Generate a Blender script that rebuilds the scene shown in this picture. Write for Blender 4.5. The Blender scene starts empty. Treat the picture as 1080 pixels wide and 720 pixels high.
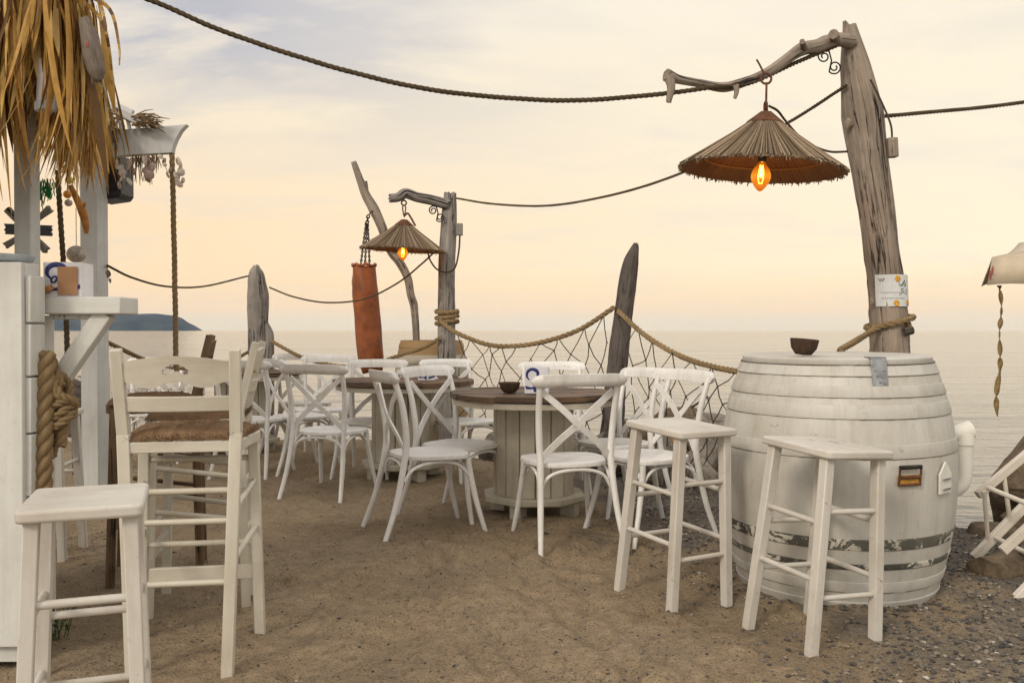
import bpy, bmesh, math, random
import numpy as np
from mathutils import Vector, Matrix, noise, Quaternion
R = math.radians
random.seed(11)
rng = np.random.default_rng(5)
C = bpy.context.scene.collection
PI = math.pi
FPX, CX, CY, CAMH = 940.0, 540.0, 360.0, 1.12
PITCH = math.atan(12/940)
FW = Vector((0, math.cos(PITCH), -math.sin(PITCH))); UPV = Vector((0, math.sin(PITCH), math.cos(PITCH)))
CAM = Vector((0, 0, CAMH))

def P(px, py, Y):
    """a point at ground distance Y seen at a given place in the photograph"""
    d = FW + Vector((1, 0, 0))*((px-CX)/FPX) + UPV*((CY-py)/FPX)
    return CAM + d*(Y/d.y)
def G(px, py, z=0.0):
    d = FW + Vector((1, 0, 0))*((px-CX)/FPX) + UPV*((CY-py)/FPX)
    return CAM + d*((z-CAMH)/d.z)

# ------------------------------------------------------------------ mesh builder
def catmull(pts, per=8):
    pts = [Vector(p) for p in pts]
    if len(pts) < 3:
        return [pts[0].lerp(pts[-1], i/per) for i in range(per+1)]
    out = []
    ext = [pts[0]*2-pts[1]] + pts + [pts[-1]*2-pts[-2]]
    for i in range(1, len(ext)-2):
        p0, p1, p2, p3 = ext[i-1:i+3]
        for k in range(per):
            t = k/per
            out.append(0.5*((2*p1)+(p2-p0)*t+(2*p0-5*p1+4*p2-p3)*t*t+(3*p1-p0-3*p2+p3)*t**3))
    out.append(pts[-1].copy())
    return out
def lerp_list(vals, n):
    m = len(vals)-1
    out = []
    for i in range(n):
        t = i/(n-1)*m; k = min(int(t), m-1); out.append(vals[k]+(vals[k+1]-vals[k])*(t-k))
    return out
def frames(pts, closed=False):
    n = len(pts); T = []
    for i in range(n):
        a = pts[(i-1) % n] if (closed or i > 0) else pts[0]
        b = pts[(i+1) % n] if (closed or i < n-1) else pts[-1]
        t = (b-a); T.append(t.normalized() if t.length > 1e-9 else Vector((0, 0, 1)))
    ref = Vector((0, 0, 1)) if abs(T[0].z) < .9 else Vector((1, 0, 0))
    N = (ref - T[0]*ref.dot(T[0])).normalized(); Ns = [N]
    for i in range(1, n):
        q = T[i-1].rotation_difference(T[i]); N = q @ N
        N = (N - T[i]*N.dot(T[i])).normalized(); Ns.append(N)
    return T, Ns
class MB:
    def __init__(s): s.v = []; s.f = []; s.uv = []
    def add(s, vs, fs, uvs=None):
        o = len(s.v); s.v += [tuple(p) for p in vs]
        for i, f in enumerate(fs):
            s.f.append([o+k for k in f])
            s.uv.append(uvs[i] if uvs else [(vs[k][0]+vs[k][1]*.7, vs[k][2]+vs[k][1]*.3) for k in f])
        return s
    def bar(s, p0, p1, w, d, up=(0, 0, 1), w1=None, d1=None):
        p0 = Vector(p0); p1 = Vector(p1); t = (p1-p0); L = t.length; t.normalize(); up = Vector(up)
        if abs(t.dot(up)) > .97: up = Vector((0, 1, 0)) if abs(t.y) < .9 else Vector((1, 0, 0))
        x = t.cross(up).normalized(); y = x.cross(t).normalized()
        w1 = w if w1 is None else w1; d1 = d if d1 is None else d1
        vs = []
        for p, ww, dd in ((p0, w, d), (p1, w1, d1)):
            for a, b in ((-1, -1), (1, -1), (1, 1), (-1, 1)): vs.append(p+x*(a*ww/2)+y*(b*dd/2))
        fs = [(3, 2, 1, 0), (4, 5, 6, 7)]; uo = random.random()*7
        uvs = [[(uo, 0), (uo+w, 0), (uo+w, .01), (uo, .01)], [(uo, L), (uo+w, L), (uo+w, L+.01), (uo, L+.01)]]
        u = uo
        for k in range(4):
            j = (k+1) % 4; fs.append((k, j, 4+j, 4+k)); dw = (w, d, w, d)[k]
            uvs.append([(u, 0), (u+dw, 0), (u+dw, L), (u, L)]); u += dw
        return s.add(vs, [f[::-1] for f in fs], [u_[::-1] for u_ in uvs])
    def box(s, c, size, rz=0, rx=0, ry=0):
        M = Matrix.Rotation(rz, 3, 'Z') @ Matrix.Rotation(ry, 3, 'Y') @ Matrix.Rotation(rx, 3, 'X'); c = Vector(c)
        k = max(range(3), key=lambda i: size[i]); ax = [Vector((1, 0, 0)), Vector((0, 1, 0)), Vector((0, 0, 1))]
        a = M @ ax[k]*(size[k]/2)
        up = M @ ax[(k+2) % 3]
        return s.bar(c-a, c+a, size[(k+1) % 3], size[(k+2) % 3], up)
    def tube(s, pts, r, n=8, caps=True, closed=False, flat=1.0):
        pts = [Vector(p) for p in pts]; m = len(pts)
        rs = [r]*m if isinstance(r, (int, float)) else (lerp_list(r, m) if len(r) != m else r)
        T, N = frames(pts, closed); vs = []; dist = [0]
        for i in range(1, m): dist.append(dist[-1]+(pts[i]-pts[i-1]).length)
        for i in range(m):
            B = T[i].cross(N[i])
            for k in range(n):
                a = 2*PI*k/n; vs.append(pts[i]+(N[i]*math.cos(a)+B*math.sin(a)*flat)*rs[i])
        fs = []; uvs = []; uo = random.random()*5; rr = max(rs)
        for i in range(m if closed else m-1):
            j = (i+1) % m; d0 = dist[i]; d1 = dist[j] if j else dist[i]+.02
            for k in range(n):
                l = (k+1) % n; fs.append((i*n+k, i*n+l, j*n+l, j*n+k))
                u0 = uo+2*PI*rr*k/n; u1 = uo+2*PI*rr*(k+1)/n
                uvs.append([(u0, d0), (u1, d0), (u1, d1), (u0, d1)])
        if caps and not closed:
            for base, rev, d0 in ((0, True, 0), ((m-1)*n, False, dist[-1])):
                f = [base+k for k in range(n)]; f = f[::-1] if rev else f
                fs.append(tuple(f)); uvs.append([(uo+.02*math.cos(k), d0+.02*math.sin(k)) for k in range(n)])
        return s.add(vs, fs, uvs)
    def log(s, pts, radii, n=22, seed=0, amp=.10, ridge=.05, step=.03, per=10, tipfrac=.5, crack=.09):
        """an irregular weathered log along a path"""
        c = catmull(pts, per); L = sum((c[i+1]-c[i]).length for i in range(len(c)-1))
        m = max(6, int(L/step)); acc = [0]
        for i in range(1, len(c)): acc.append(acc[-1]+(c[i]-c[i-1]).length)
        q = []; k = 0
        for i in range(m+1):
            d = L*i/m
            while k < len(c)-2 and acc[k+1] < d: k += 1
            q.append(c[k].lerp(c[k+1], (d-acc[k])/max(1e-9, acc[k+1]-acc[k])))
        if len(radii) == len(pts):
            rc = []
            for a_, b_ in zip(radii, radii[1:]): rc += [a_+(b_-a_)*k_/per for k_ in range(per)]
            rc.append(radii[-1]); rs = []; k = 0
            for i in range(m+1):
                d = L*i/m
                while k < len(c)-2 and acc[k+1] < d: k += 1
                f_ = (d-acc[k])/max(1e-9, acc[k+1]-acc[k]); rs.append(rc[k]+(rc[k+1]-rc[k])*min(1, f_))
        else: rs = lerp_list(radii, m+1)
        T, N = frames(q); vs = []; so = Vector((seed*7.3, seed*3.1, seed*1.7))
        for i in range(m+1):
            B = T[i].cross(N[i]); v = L*i/m
            for j in range(n):
                a = 2*PI*j/n; ca, sa = math.cos(a), math.sin(a)
                nz = noise.noise(Vector((ca*1.2, sa*1.2, v*3.0))+so)*amp + noise.noise(Vector((ca*4, sa*4, v*2.2))+so)*ridge + noise.noise(Vector((ca*9, sa*9, v*5))+so)*ridge*.5
                ck = noise.noise(Vector((ca*3.2, sa*3.2, v*.9))+so*2); ck2 = noise.noise(Vector((ca*7, sa*7, v*1.6))-so)
                nz -= crack*(max(0, 1-abs(ck)/.05)*(1 if noise.noise(Vector((ca, sa, v*1.3))+so*3) > -.1 else .2)+.5*max(0, 1-abs(ck2)/.05))
                kn = noise.noise(Vector((ca*2.2, sa*2.2, v*6.5))+so*1.7)
                if kn > .42: nz += (kn-.42)*amp*3.2
                off = Vector((0, 0, 0))
                if i in (0, m): off = T[i]*(noise.noise(Vector((ca*2, sa*2, 5))+so)*rs[i]*tipfrac)
                vs.append(q[i]+(N[i]*ca+B*sa)*rs[i]*(1+nz)+off)
        fs = []; uvs = []; rr = max(radii)
        for i in range(m):
            for k in range(n):
                l = (k+1) % n; fs.append((i*n+k, i*n+l, (i+1)*n+l, (i+1)*n+k))
                u0 = 2*PI*rr*k/n+seed; u1 = 2*PI*rr*(k+1)/n+seed; d0 = L*i/m; d1 = L*(i+1)/m
                uvs.append([(u0, d0), (u1, d0), (u1, d1), (u0, d1)])
        o = len(vs); vs += [q[0], q[m]]
        for k in range(n):
            l = (k+1) % n
            fs.append((o, l, k)); uvs.append([(seed, 0), (seed+.03, .02), (seed+.02, .03)])
            fs.append((o+1, m*n+k, m*n+l)); uvs.append([(seed, 0), (seed+.03, .02), (seed+.02, .03)])
        return s.add(vs, fs, uvs)
    def rope(s, pts, r, pitch=None, per=10, tn=5, strands=3):
        """laid rope: strands wound round each other"""
        c = catmull(pts, per); pitch = pitch or r*7
        L = sum((c[i+1]-c[i]).length for i in range(len(c)-1)); step = pitch/7
        acc = [0]
        for i in range(1, len(c)): acc.append(acc[-1]+(c[i]-c[i-1]).length)
        m = max(4, int(L/step)); q = []; k = 0
        for i in range(m+1):
            d = L*i/m
            while k < len(c)-2 and acc[k+1] < d: k += 1
            q.append(c[k].lerp(c[k+1], (d-acc[k])/max(1e-9, acc[k+1]-acc[k])))
        T, N = frames(q)
        for st in range(strands):
            h = []
            for i in range(m+1):
                a = 2*PI*(st/strands+L*i/m/pitch); B = T[i].cross(N[i])
                h.append(q[i]+(N[i]*math.cos(a)+B*math.sin(a))*r*.52)
            s.tube(h, r*.56, tn)
        return s
    def lathe(s, prof, n=32, o=(0, 0, 0), M=None, jit=0, seed=0, close=True):
        o = Vector(o); vs = []; m = len(prof); L = [0]
        for i in range(1, m): L.append(L[-1]+math.hypot(prof[i][0]-prof[i-1][0], prof[i][1]-prof[i-1][1]))
        for i, (r, z) in enumerate(prof):
            for k in range(n):
                a = 2*PI*k/n; ca, sa = math.cos(a), math.sin(a); rr = r
                if jit: rr *= 1+jit*noise.noise(Vector((ca*2+seed, sa*2, z*4)))
                p = Vector((rr*ca, rr*sa, z)); vs.append(o+(M @ p if M else p))
        fs = []; uvs = []; R0 = max(p[0] for p in prof)
        for i in range(m-1):
            for k in range(n):
                l = (k+1) % n; fs.append((i*n+k, i*n+l, (i+1)*n+l, (i+1)*n+k))
                u0 = 2*PI*R0*k/n; u1 = 2*PI*R0*(k+1)/n
                uvs.append([(u0, L[i]), (u1, L[i]), (u1, L[i+1]), (u0, L[i+1])])
        if close:
            for i, rev in ((0, True), (m-1, False)):
                if prof[i][0] > 1e-6:
                    f = [i*n+k for k in range(n)]; f = f[::-1] if rev else f
                    fs.append(tuple(f)); uvs.append([(vs[k][0], vs[k][1]) for k in f])
        return s.add(vs, fs, uvs)
    def prism(s, poly, th, M=None, long_v=True):
        """outline in x,y raised by th along z, then placed by M (4x4)"""
        n = len(poly); vs = [Vector((x, y, -th/2)) for x, y in poly]+[Vector((x, y, th/2)) for x, y in poly]
        uvb = [(p.y, p.x) if long_v else (p.x, p.y) for p in vs]
        fs = [tuple(range(n))[::-1], tuple(range(n, 2*n))]; uvs = [[uvb[k] for k in f] for f in fs]; d = 0
        for k in range(n):
            l = (k+1) % n; fs.append((k, l, n+l, n+k)); e = (vs[l]-vs[k]).length
            uvs.append([(0, d), (0, d+e), (th, d+e), (th, d)]); d += e
        if M: vs = [M @ v for v in vs]
        return s.add(vs, fs, uvs)
    def sheet(s, pts, th):
        """a thick plate over a list of 3-D outline points (roughly planar)"""
        pts = [Vector(p) for p in pts]; nrm = (pts[1]-pts[0]).cross(pts[2]-pts[0]).normalized()
        n = len(pts); vs = [p-nrm*th/2 for p in pts]+[p+nrm*th/2 for p in pts]
        fs = [tuple(range(n))[::-1], tuple(range(n, 2*n))]+[(k, (k+1) % n, n+(k+1) % n, n+k) for k in range(n)]
        return s.add(vs, fs)
    def rock(s, c, size, seed, sub=2, flat=0.0):
        rr = random.Random(seed); bm = bmesh.new()
        for _ in range(16):
            v = Vector((rr.gauss(0, 1), rr.gauss(0, 1), rr.gauss(0, 1))).normalized()*rr.uniform(.75, 1.05)
            bm.verts.new(v)
        bmesh.ops.convex_hull(bm, input=bm.verts)
        bmesh.ops.delete(bm, geom=[v for v in bm.verts if not v.link_faces], context='VERTS')
        bmesh.ops.bevel(bm, geom=bm.edges[:], offset=.10, segments=2, affect='EDGES', profile=.6)
        bmesh.ops.triangulate(bm, faces=bm.faces[:])
        bmesh.ops.subdivide_edges(bm, edges=bm.edges[:], cuts=sub, use_grid_fill=True)
        so = Vector((seed*1.3, seed*.7, seed*2.1)); vs = []; idx = {}
        Rm = Matrix.Rotation(rr.uniform(0, 6), 3, 'Z')
        for i, v in enumerate(bm.verts):
            idx[v] = i; p = v.co.copy()
            p *= 1+.10*noise.noise(p*1.6+so)+.05*noise.noise(p*4+so)+.025*noise.noise(p*9+so)
            p = Rm @ p; p = Vector((p.x*size[0], p.y*size[1], p.z*size[2])); vs.append(p+Vector(c))
        s.add(vs, [[idx[v] for v in f.verts] for f in bm.faces]); bm.free(); return s
    def build(s, name, mat, parent=None, smooth=40, bevel=0, seg=2):
        me = bpy.data.meshes.new(name); me.from_pydata(s.v, [], s.f)
        uvl = me.uv_layers.new(name='UVMap'); flat = [c for f in s.uv for uv in f for c in uv]
        uvl.data.foreach_set('uv', flat)
        me.validate(clean_customdata=False); me.update()
        if mat: me.materials.append(mat)
        if smooth:
            me.polygons.foreach_set('use_smooth', [True]*len(me.polygons)); me.set_sharp_from_angle(angle=R(smooth))
        o = bpy.data.objects.new(name, me); C.objects.link(o)
        if parent: o.parent = parent
        if bevel:
            b = o.modifiers.new('edge', 'BEVEL'); b.width = bevel; b.segments = seg; b.limit_method = 'ANGLE'; b.angle_limit = R(35)
        return o

def tag(o, label=None, cat=None, group=None, kind=None):
    if label: o['label'] = label
    if cat: o['category'] = cat
    if group: o['group'] = group
    if kind: o['kind'] = kind
    return o
def thing(name, label, cat, group=None):
    o = bpy.data.objects.new(name, None); o.empty_display_size = .1; C.objects.link(o); return tag(o, label, cat, group)
def rebase(root, base):
    """move a thing's origin to its base, keeping its parts where they are"""
    b = Vector(base); done = set()
    def rec(o):
        for ch in o.children:
            if ch.data is not None and hasattr(ch.data, 'transform') and ch.data.name not in done:
                ch.data.transform(Matrix.Translation(-b)); done.add(ch.data.name)
            elif ch.data is not None and not hasattr(ch.data, 'transform'):
                ch.location = ch.location-b; continue
            rec(ch)
    if root.data is not None: root.data.transform(Matrix.Translation(-b))
    rec(root); root.location = b
    return root
def copy_tree(o, parent=None):
    kids = [ch for ch in bpy.data.objects if ch.parent == o]
    c = o.copy(); C.objects.link(c)
    if parent: c.parent = parent
    for ch in kids: copy_tree(ch, c)
    return c

# ------------------------------------------------------------------ materials
class NT:
    def __init__(s, name):
        s.m = bpy.data.materials.new(name); s.m.use_nodes = True; s.t = s.m.node_tree; s.n = s.t.nodes
        s.b = s.n['Principled BSDF']; s.out = s.n['Material Output']
    def node(s, typ, **kw):
        nd = s.n.new(typ)
        for k, v in kw.items(): setattr(nd, k, v)
        return nd
    def link(s, a, b): s.t.links.new(a, b)
    def coord(s, which='Object', scale=(1, 1, 1), rand=True):
        tc = s.node('ShaderNodeTexCoord'); mp = s.node('ShaderNodeMapping'); mp.inputs['Scale'].default_value = scale
        s.link(tc.outputs[which], mp.inputs['Vector'])
        if rand:
            oi = s.node('ShaderNodeObjectInfo'); ml = s.node('ShaderNodeMath', operation='MULTIPLY'); ml.inputs[1].default_value = 37.0
            s.link(oi.outputs['Random'], ml.inputs[0]); cb = s.node('ShaderNodeCombineXYZ')
            for k in range(3): s.link(ml.outputs[0], cb.inputs[k])
            s.link(cb.outputs[0], mp.inputs['Location'])
        return mp.outputs['Vector']
    def noise(s, vec, scale, detail=5, rough=.6, dist=0):
        nd = s.node('ShaderNodeTexNoise'); nd.inputs['Scale'].default_value = scale; nd.inputs['Detail'].default_value = detail
        nd.inputs['Roughness'].default_value = rough; nd.inputs['Distortion'].default_value = dist
        if vec is not None: s.link(vec, nd.inputs['Vector'])
        return nd.outputs['Fac']
    def ramp(s, fac, stops, interp='LINEAR'):
        r = s.node('ShaderNodeValToRGB'); e = r.color_ramp.elements; r.color_ramp.interpolation = interp
        while len(e) < len(stops): e.new(.5)
        for k, (p, c) in enumerate(stops):
            e[k].position = p; e[k].color = (*c, 1) if isinstance(c, (tuple, list)) else (c, c, c, 1)
        s.link(fac, r.inputs['Fac']); return r.outputs['Color']
    def mix(s, fac, a, b, typ='MIX'):
        m = s.node('ShaderNodeMix', data_type='RGBA', blend_type=typ)
        for sock, val in ((m.inputs['Factor'], fac), (m.inputs['A'], a), (m.inputs['B'], b)):
            if hasattr(val, 'node'): s.link(val, sock)
            elif sock.type == 'VALUE': sock.default_value = val
            else: sock.default_value = (*val, 1) if len(val) == 3 else val
        return m.outputs['Result']
    def math(s, op, a, b=None):
        m = s.node('ShaderNodeMath', operation=op)
        for i, v in enumerate((a, b)):
            if v is None: continue
            if hasattr(v, 'node'): s.link(v, m.inputs[i])
            else: m.inputs[i].default_value = v
        return m.outputs[0]
    def col(s, c):
        if hasattr(c, 'node'): s.link(c, s.b.inputs['Base Color'])
        else: s.b.inputs['Base Color'].default_value = (*c, 1)
    def bump(s, h, strength=.4, dist=.01, prev=None):
        b = s.node('ShaderNodeBump'); b.inputs['Strength'].default_value = strength; b.inputs['Distance'].default_value = dist
        s.link(h, b.inputs['Height'])
        if prev: s.link(prev, b.inputs['Normal'])
        s.link(b.outputs['Normal'], s.b.inputs['Normal']); return b.outputs['Normal']
    def rough(s, r):
        if hasattr(r, 'node'): s.link(r, s.b.inputs['Roughness'])
        else: s.b.inputs['Roughness'].default_value = r

def paint(name, base, dirt=(.30, .25, .18), dirt_amt=.35, chip=.0, chipcol=(.16, .11, .07), rough=.5, grain=.25, scale=1.0):
    t = NT(name); v = t.coord('Object'); uv = t.coord('UV', (38, 2.2, 1))
    big = t.noise(v, 3.2*scale, 6, .65); fine = t.noise(v, 34*scale, 4, .6); gr = t.noise(uv, 1.0, 5, .6)
    tone = t.mix(t.ramp(gr, [(.3, 0.0), (.7, 1.0)]), tuple(c*.90 for c in base), base)
    streak = t.noise(t.coord('UV', (9, .9, 1)), 2.0, 5, .7)
    dm = t.math('MULTIPLY', t.ramp(big, [(.42, 0.0), (.75, 1.0)]), dirt_amt)
    c = t.mix(dm, tone, dirt)
    c = t.mix(t.math('MULTIPLY', t.ramp(streak, [(.52, 0.0), (.78, 1.0)]), dirt_amt*.8), c, dirt)
    c = t.mix(t.math('MULTIPLY', t.ramp(fine, [(.60, 0.0), (.74, 1.0)]), dirt_amt*.7), c, dirt)
    if chip:
        ch = t.noise(v, 16*scale, 8, .72, .6); ch2 = t.noise(v, 2.3*scale, 3, .5)
        f = t.ramp(t.math('ADD', ch, t.math('MULTIPLY', ch2, .5)), [(1.02-chip, 0.0), (1.045-chip, 1.0)])
        c = t.mix(f, c, chipcol)
    t.col(c); t.rough(t.ramp(big, [(.3, rough-.08), (.8, min(1, rough+.2))]))
    h = t.math('ADD', t.math('MULTIPLY', gr, grain), t.math('MULTIPLY', fine, .25)); t.bump(h, .35, .004)
    return t.m
def wood(name, a, b, crack=(.02, .015, .012), us=55, vs=2.2, rough=.85, bump=.6, spec=.25, crackpos=.34, checks=1.0, island=0.0):
    t = NT(name); uv = t.coord('UV', (us, vs, 1)); uv2 = t.coord('UV', (us*.35, vs*.5, 1)); ob = t.coord('Object')
    g = t.noise(uv, 1.0, 7, .68, .5); g2 = t.noise(uv2, 1.0, 4, .6, .8); bl = t.noise(ob, 4, 5, .6)
    c = t.mix(t.ramp(g, [(.28, 0.0), (.72, 1.0)]), a, b)
    c = t.mix(t.math('MULTIPLY', t.ramp(bl, [(.35, 0.0), (.75, 1.0)]), .55), c, tuple(x*.55 for x in a))
    cr = t.ramp(g2, [(crackpos-.03, 1.0), (crackpos+.02, 0.0)]); c = t.mix(cr, c, crack)
    g3 = t.noise(t.coord('UV', (us*.22, vs*.33, 1)), 1.0, 5, .55, .25); ln = t.math('ABSOLUTE', t.math('SUBTRACT', g3, .5))
    chk = t.math('MULTIPLY', t.ramp(ln, [(.004, 1.0), (.016, 0.0)]), t.ramp(bl, [(.42, 0.0), (.55, checks)])); c = t.mix(chk, c, crack)
    pits = t.noise(t.coord('UV', (us*.5, us*.30, 1)), 1.0, 3, .6); c = t.mix(t.math('MULTIPLY', t.ramp(pits, [(.60, 0.0), (.72, 1.0)]), .45), c, tuple(x*.4 for x in a))
    if island:
        ge = t.node('ShaderNodeNewGeometry'); hs = t.node('ShaderNodeHueSaturation'); t.link(c, hs.inputs['Color']); t.link(t.math('ADD', t.math('MULTIPLY', ge.outputs['Random Per Island'], island), 1.05-island/2), hs.inputs['Value']); c = hs.outputs['Color']
    t.col(c); t.rough(rough); t.b.inputs['Specular IOR Level'].default_value = spec
    h = t.math('SUBTRACT', t.math('SUBTRACT', t.math('MULTIPLY', g, .6), t.math('MULTIPLY', pits, .25)), t.math('MULTIPLY', t.math('MAXIMUM', cr, chk), .9)); t.bump(h, bump, .008)
    return t.m
def plain(name, base, rough=.6, metal=0, var=.2, scale=12, bump=.2, spec=.4, island=0.0):
    t = NT(name); v = t.coord('Object'); n = t.noise(v, scale, 6, .62)
    c = t.mix(t.ramp(n, [(.3, 0.0), (.7, 1.0)]), tuple(x*(1-var) for x in base), tuple(min(1, x*(1+var)) for x in base))
    if island:
        g = t.node('ShaderNodeNewGeometry'); hs = t.node('ShaderNodeHueSaturation'); t.link(c, hs.inputs['Color'])
        t.link(t.math('ADD', t.math('MULTIPLY', g.outputs['Random Per Island'], island), 1-island/2), hs.inputs['Value']); c = hs.outputs['Color']
    t.col(c); t.rough(rough); t.b.inputs['Metallic'].default_value = metal; t.b.inputs['Specular IOR Level'].default_value = spec
    t.bump(n, bump, .004); return t.m
def island_ramp(name, stops, rough=.7, spec=.2, trans=0, bump=.3, scale=60, interp='LINEAR'):
    t = NT(name); g = t.node('ShaderNodeNewGeometry'); c = t.ramp(g.outputs['Random Per Island'], stops, interp)
    n = t.noise(t.coord('Object'), scale, 4, .6); c = t.mix(t.math('MULTIPLY', t.ramp(n, [(.35, 0.0), (.7, 1.0)]), .35), c, (.03, .02, .012))
    t.col(c); t.rough(rough); t.b.inputs['Specular IOR Level'].default_value = spec; t.bump(n, bump, .004)
    if trans:
        tr = t.node('ShaderNodeBsdfTranslucent'); t.link(c, tr.inputs['Color']); mx = t.node('ShaderNodeMixShader'); mx.inputs[0].default_value = trans
        t.link(t.b.outputs[0], mx.inputs[1]); t.link(tr.outputs[0], mx.inputs[2]); t.link(mx.outputs[0], t.out.inputs['Surface'])
    return t.m
def emit(name, c, k):
    t = NT(name); t.col((.02, .01, .0)); t.b.inputs['Emission Color'].default_value = (*c, 1); t.b.inputs['Emission Strength'].default_value = k; return t.m

M = {}
M['chair'] = paint('white_chair_paint', (.78, .77, .745), (.33, .28, .22), .44, .03, (.24, .18, .12), rough=.42, grain=.0)
M['stool'] = paint('white_stool_paint', (.60, .57, .515), (.31, .25, .18), .50, .065, (.22, .17, .12), rough=.5, grain=.3)
M['cream'] = paint('cream_bar_chair_paint', (.60, .565, .48), (.33, .26, .17), .48, .06, (.25, .19, .12), rough=.5, grain=.3)
M['barrel'] = paint('white_barrel_paint', (.535, .52, .475), (.30, .26, .19), .55, .05, (.15, .12, .09), rough=.55, grain=.3)
M['planks'] = paint('whitewashed_plank_paint', (.64, .64, .61), (.38, .36, .30), .40, .07, (.14, .11, .08), rough=.6, grain=.8)
M['post'] = paint('grey_white_post_paint', (.56, .57, .56), (.28, .26, .23), .40, .04, (.18, .14, .10), rough=.6, grain=.7)
M['drum'] = paint('cream_drum_paint', (.50, .46, .37), (.22, .18, .13), .5, .05, (.15, .11, .08), rough=.65, grain=.9)
M['pole'] = wood('weathered_pole_wood', (.195, .155, .12), (.40, .335, .27), bump=.9)
M['greypole'] = wood('silver_grey_pole_wood', (.19, .17, .155), (.39, .355, .32), bump=.9)
M['darkpost'] = wood('dark_post_wood', (.075, .062, .055), (.17, .145, .13))
M['brown'] = wood('stained_brown_wood', (.13, .085, .05), (.25, .17, .10), vs=1.6)
M['top'] = wood('table_plank_wood', (.06, .036, .02), (.20, .122, .066), us=40, vs=1.5, rough=.55, bump=.8, spec=.4, island=.8)
M['topedge'] = wood('table_edge_wood', (.05, .032, .02), (.12, .075, .045))
M['rope'] = wood('manila_rope', (.17, .115, .06), (.36, .26, .14), us=300, vs=14, rough=.95, bump=.4, spec=.1, crackpos=.2, checks=0.0)
M['darkrope'] = wood('tarred_rope', (.055, .042, .028), (.16, .12, .07), us=300, vs=20, rough=.95, bump=.3, spec=.1, crackpos=.2, checks=0.0)
M['net'] = plain('net_cord', (.06, .045, .03), .95, 0, .4, 30)
M['rush'] = wood('woven_rush', (.11, .065, .035), (.26, .165, .095), us=120, vs=8, rough=.95, bump=1.0, spec=.1, crackpos=.05, checks=0.0)
M['straw'] = island_ramp('lampshade_straw', [(0, (.05, .034, .02)), (.35, (.17, .122, .08)), (.75, (.31, .235, .16)), (1, (.46, .35, .24))], .85, .15)
M['leaf'] = island_ramp('dry_palm_leaf', [(0, (.10, .045, .012)), (.22, (.30, .15, .035)), (.5, (.55, .31, .07)), (.82, (.74, .48, .13)), (1, (.78, .58, .24))], .55, .35, .25, .3, 25)
M['twig'] = island_ramp('dry_twigs', [(0, (.10, .065, .035)), (.6, (.27, .18, .10)), (1, (.40, .29, .17))], .85, .15)
M['thatchroof'] = wood('thatch_roof', (.05, .032, .015), (.13, .085, .04), us=60, vs=3)
M['rust'] = plain('rusty_iron', (.13, .055, .028), .8, .3, .5, 40, .5)
M['iron'] = plain('dark_iron', (.035, .03, .027), .6, .6, .4, 30, .3)
M['galv'] = plain('galvanised_steel', (.30, .31, .32), .5, .7, .35, 25, .3)
M['brass'] = plain('rusty_brass_yellow', (.45, .24, .04), .6, .3, .5, 60, .5)
M['pvc'] = plain('white_pipe', (.68, .66, .60), .45, 0, .08, 8, .1)
M['leather'] = plain('orange_brown_leather', (.235, .066, .017), .5, 0, .45, 7, .35)
M['black'] = plain('black_plastic', (.018, .02, .026), .45, 0, .2, 30, .1)
M['canvas'] = plain('beige_canvas', (.50, .42, .31), .9, 0, .10, 14, .2)
M['strap'] = plain('tan_strap', (.25, .17, .07), .9, 0, .3, 40, .3)
M['red'] = plain('faded_red_print', (.30, .09, .08), .9, 0, .3, 60)
M['tin'] = plain('white_tin', (.66, .66, .70), .35, 0, .08, 20, .05)
M['blue'] = plain('navy_print', (.02, .025, .13), .5, 0, .3, 40, .05)
M['card'] = plain('brown_cardboard', (.36, .20, .105), .9, 0, .12, 18, .15)
M['paper'] = plain('white_paper', (.60, .62, .62), .8, 0, .08, 30, .05)
M['yellow'] = plain('flower_yellow', (.62, .30, .02), .8, 0, .3, 90)
M['ink'] = plain('grey_ink', (.10, .10, .11), .9, 0, .2, 90)
M['green'] = plain('green_print', (.06, .16, .06), .9, 0, .3, 90)
M['coconut'] = wood('coconut_shell', (.03, .018, .012), (.11, .065, .04), us=90, vs=20)
M['tray'] = plain('pale_blue_metal', (.46, .52, .57), .45, .1, .2, 14, .2)
M['shell'] = island_ramp('sea_shells', [(0, (.36, .20, .18)), (.4, (.55, .36, .32)), (.7, (.40, .33, .27)), (1, (.66, .58, .50))], .5, .4)
M['urchin'] = plain('grey_sea_shell', (.36, .31, .26), .7, 0, .6, 30, .9)
M['conch'] = plain('amber_conch', (.34, .17, .06), .5, 0, .6, 40, .8)
M['fishfur'] = wood('grey_brown_fish_skin', (.13, .105, .085), (.34, .28, .23), us=80, vs=12, checks=0.0)
M['ornyellow'] = plain('yellow_ball', (.60, .42, .05), .5, 0, .3, 40)
M['ornorange'] = plain('orange_ball', (.62, .24, .02), .5, 0, .3, 40)
M['branch'] = plain('orange_brown_branch', (.36, .15, .03), .8, 0, .5, 18, .6)
M['plant'] = island_ramp('green_leaf', [(0, (.03, .07, .015)), (1, (.09, .15, .04))], .6, .3, .2)
M['greennet'] = plain('green_net', (.02, .22, .06), .8, 0, .3, 40)
M['deckwood'] = paint('deck_chair_white_paint', (.66, .61, .53), (.34, .27, .19), .4, .03, (.22, .17, .12), rough=.6)
M['rock'] = None

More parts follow.
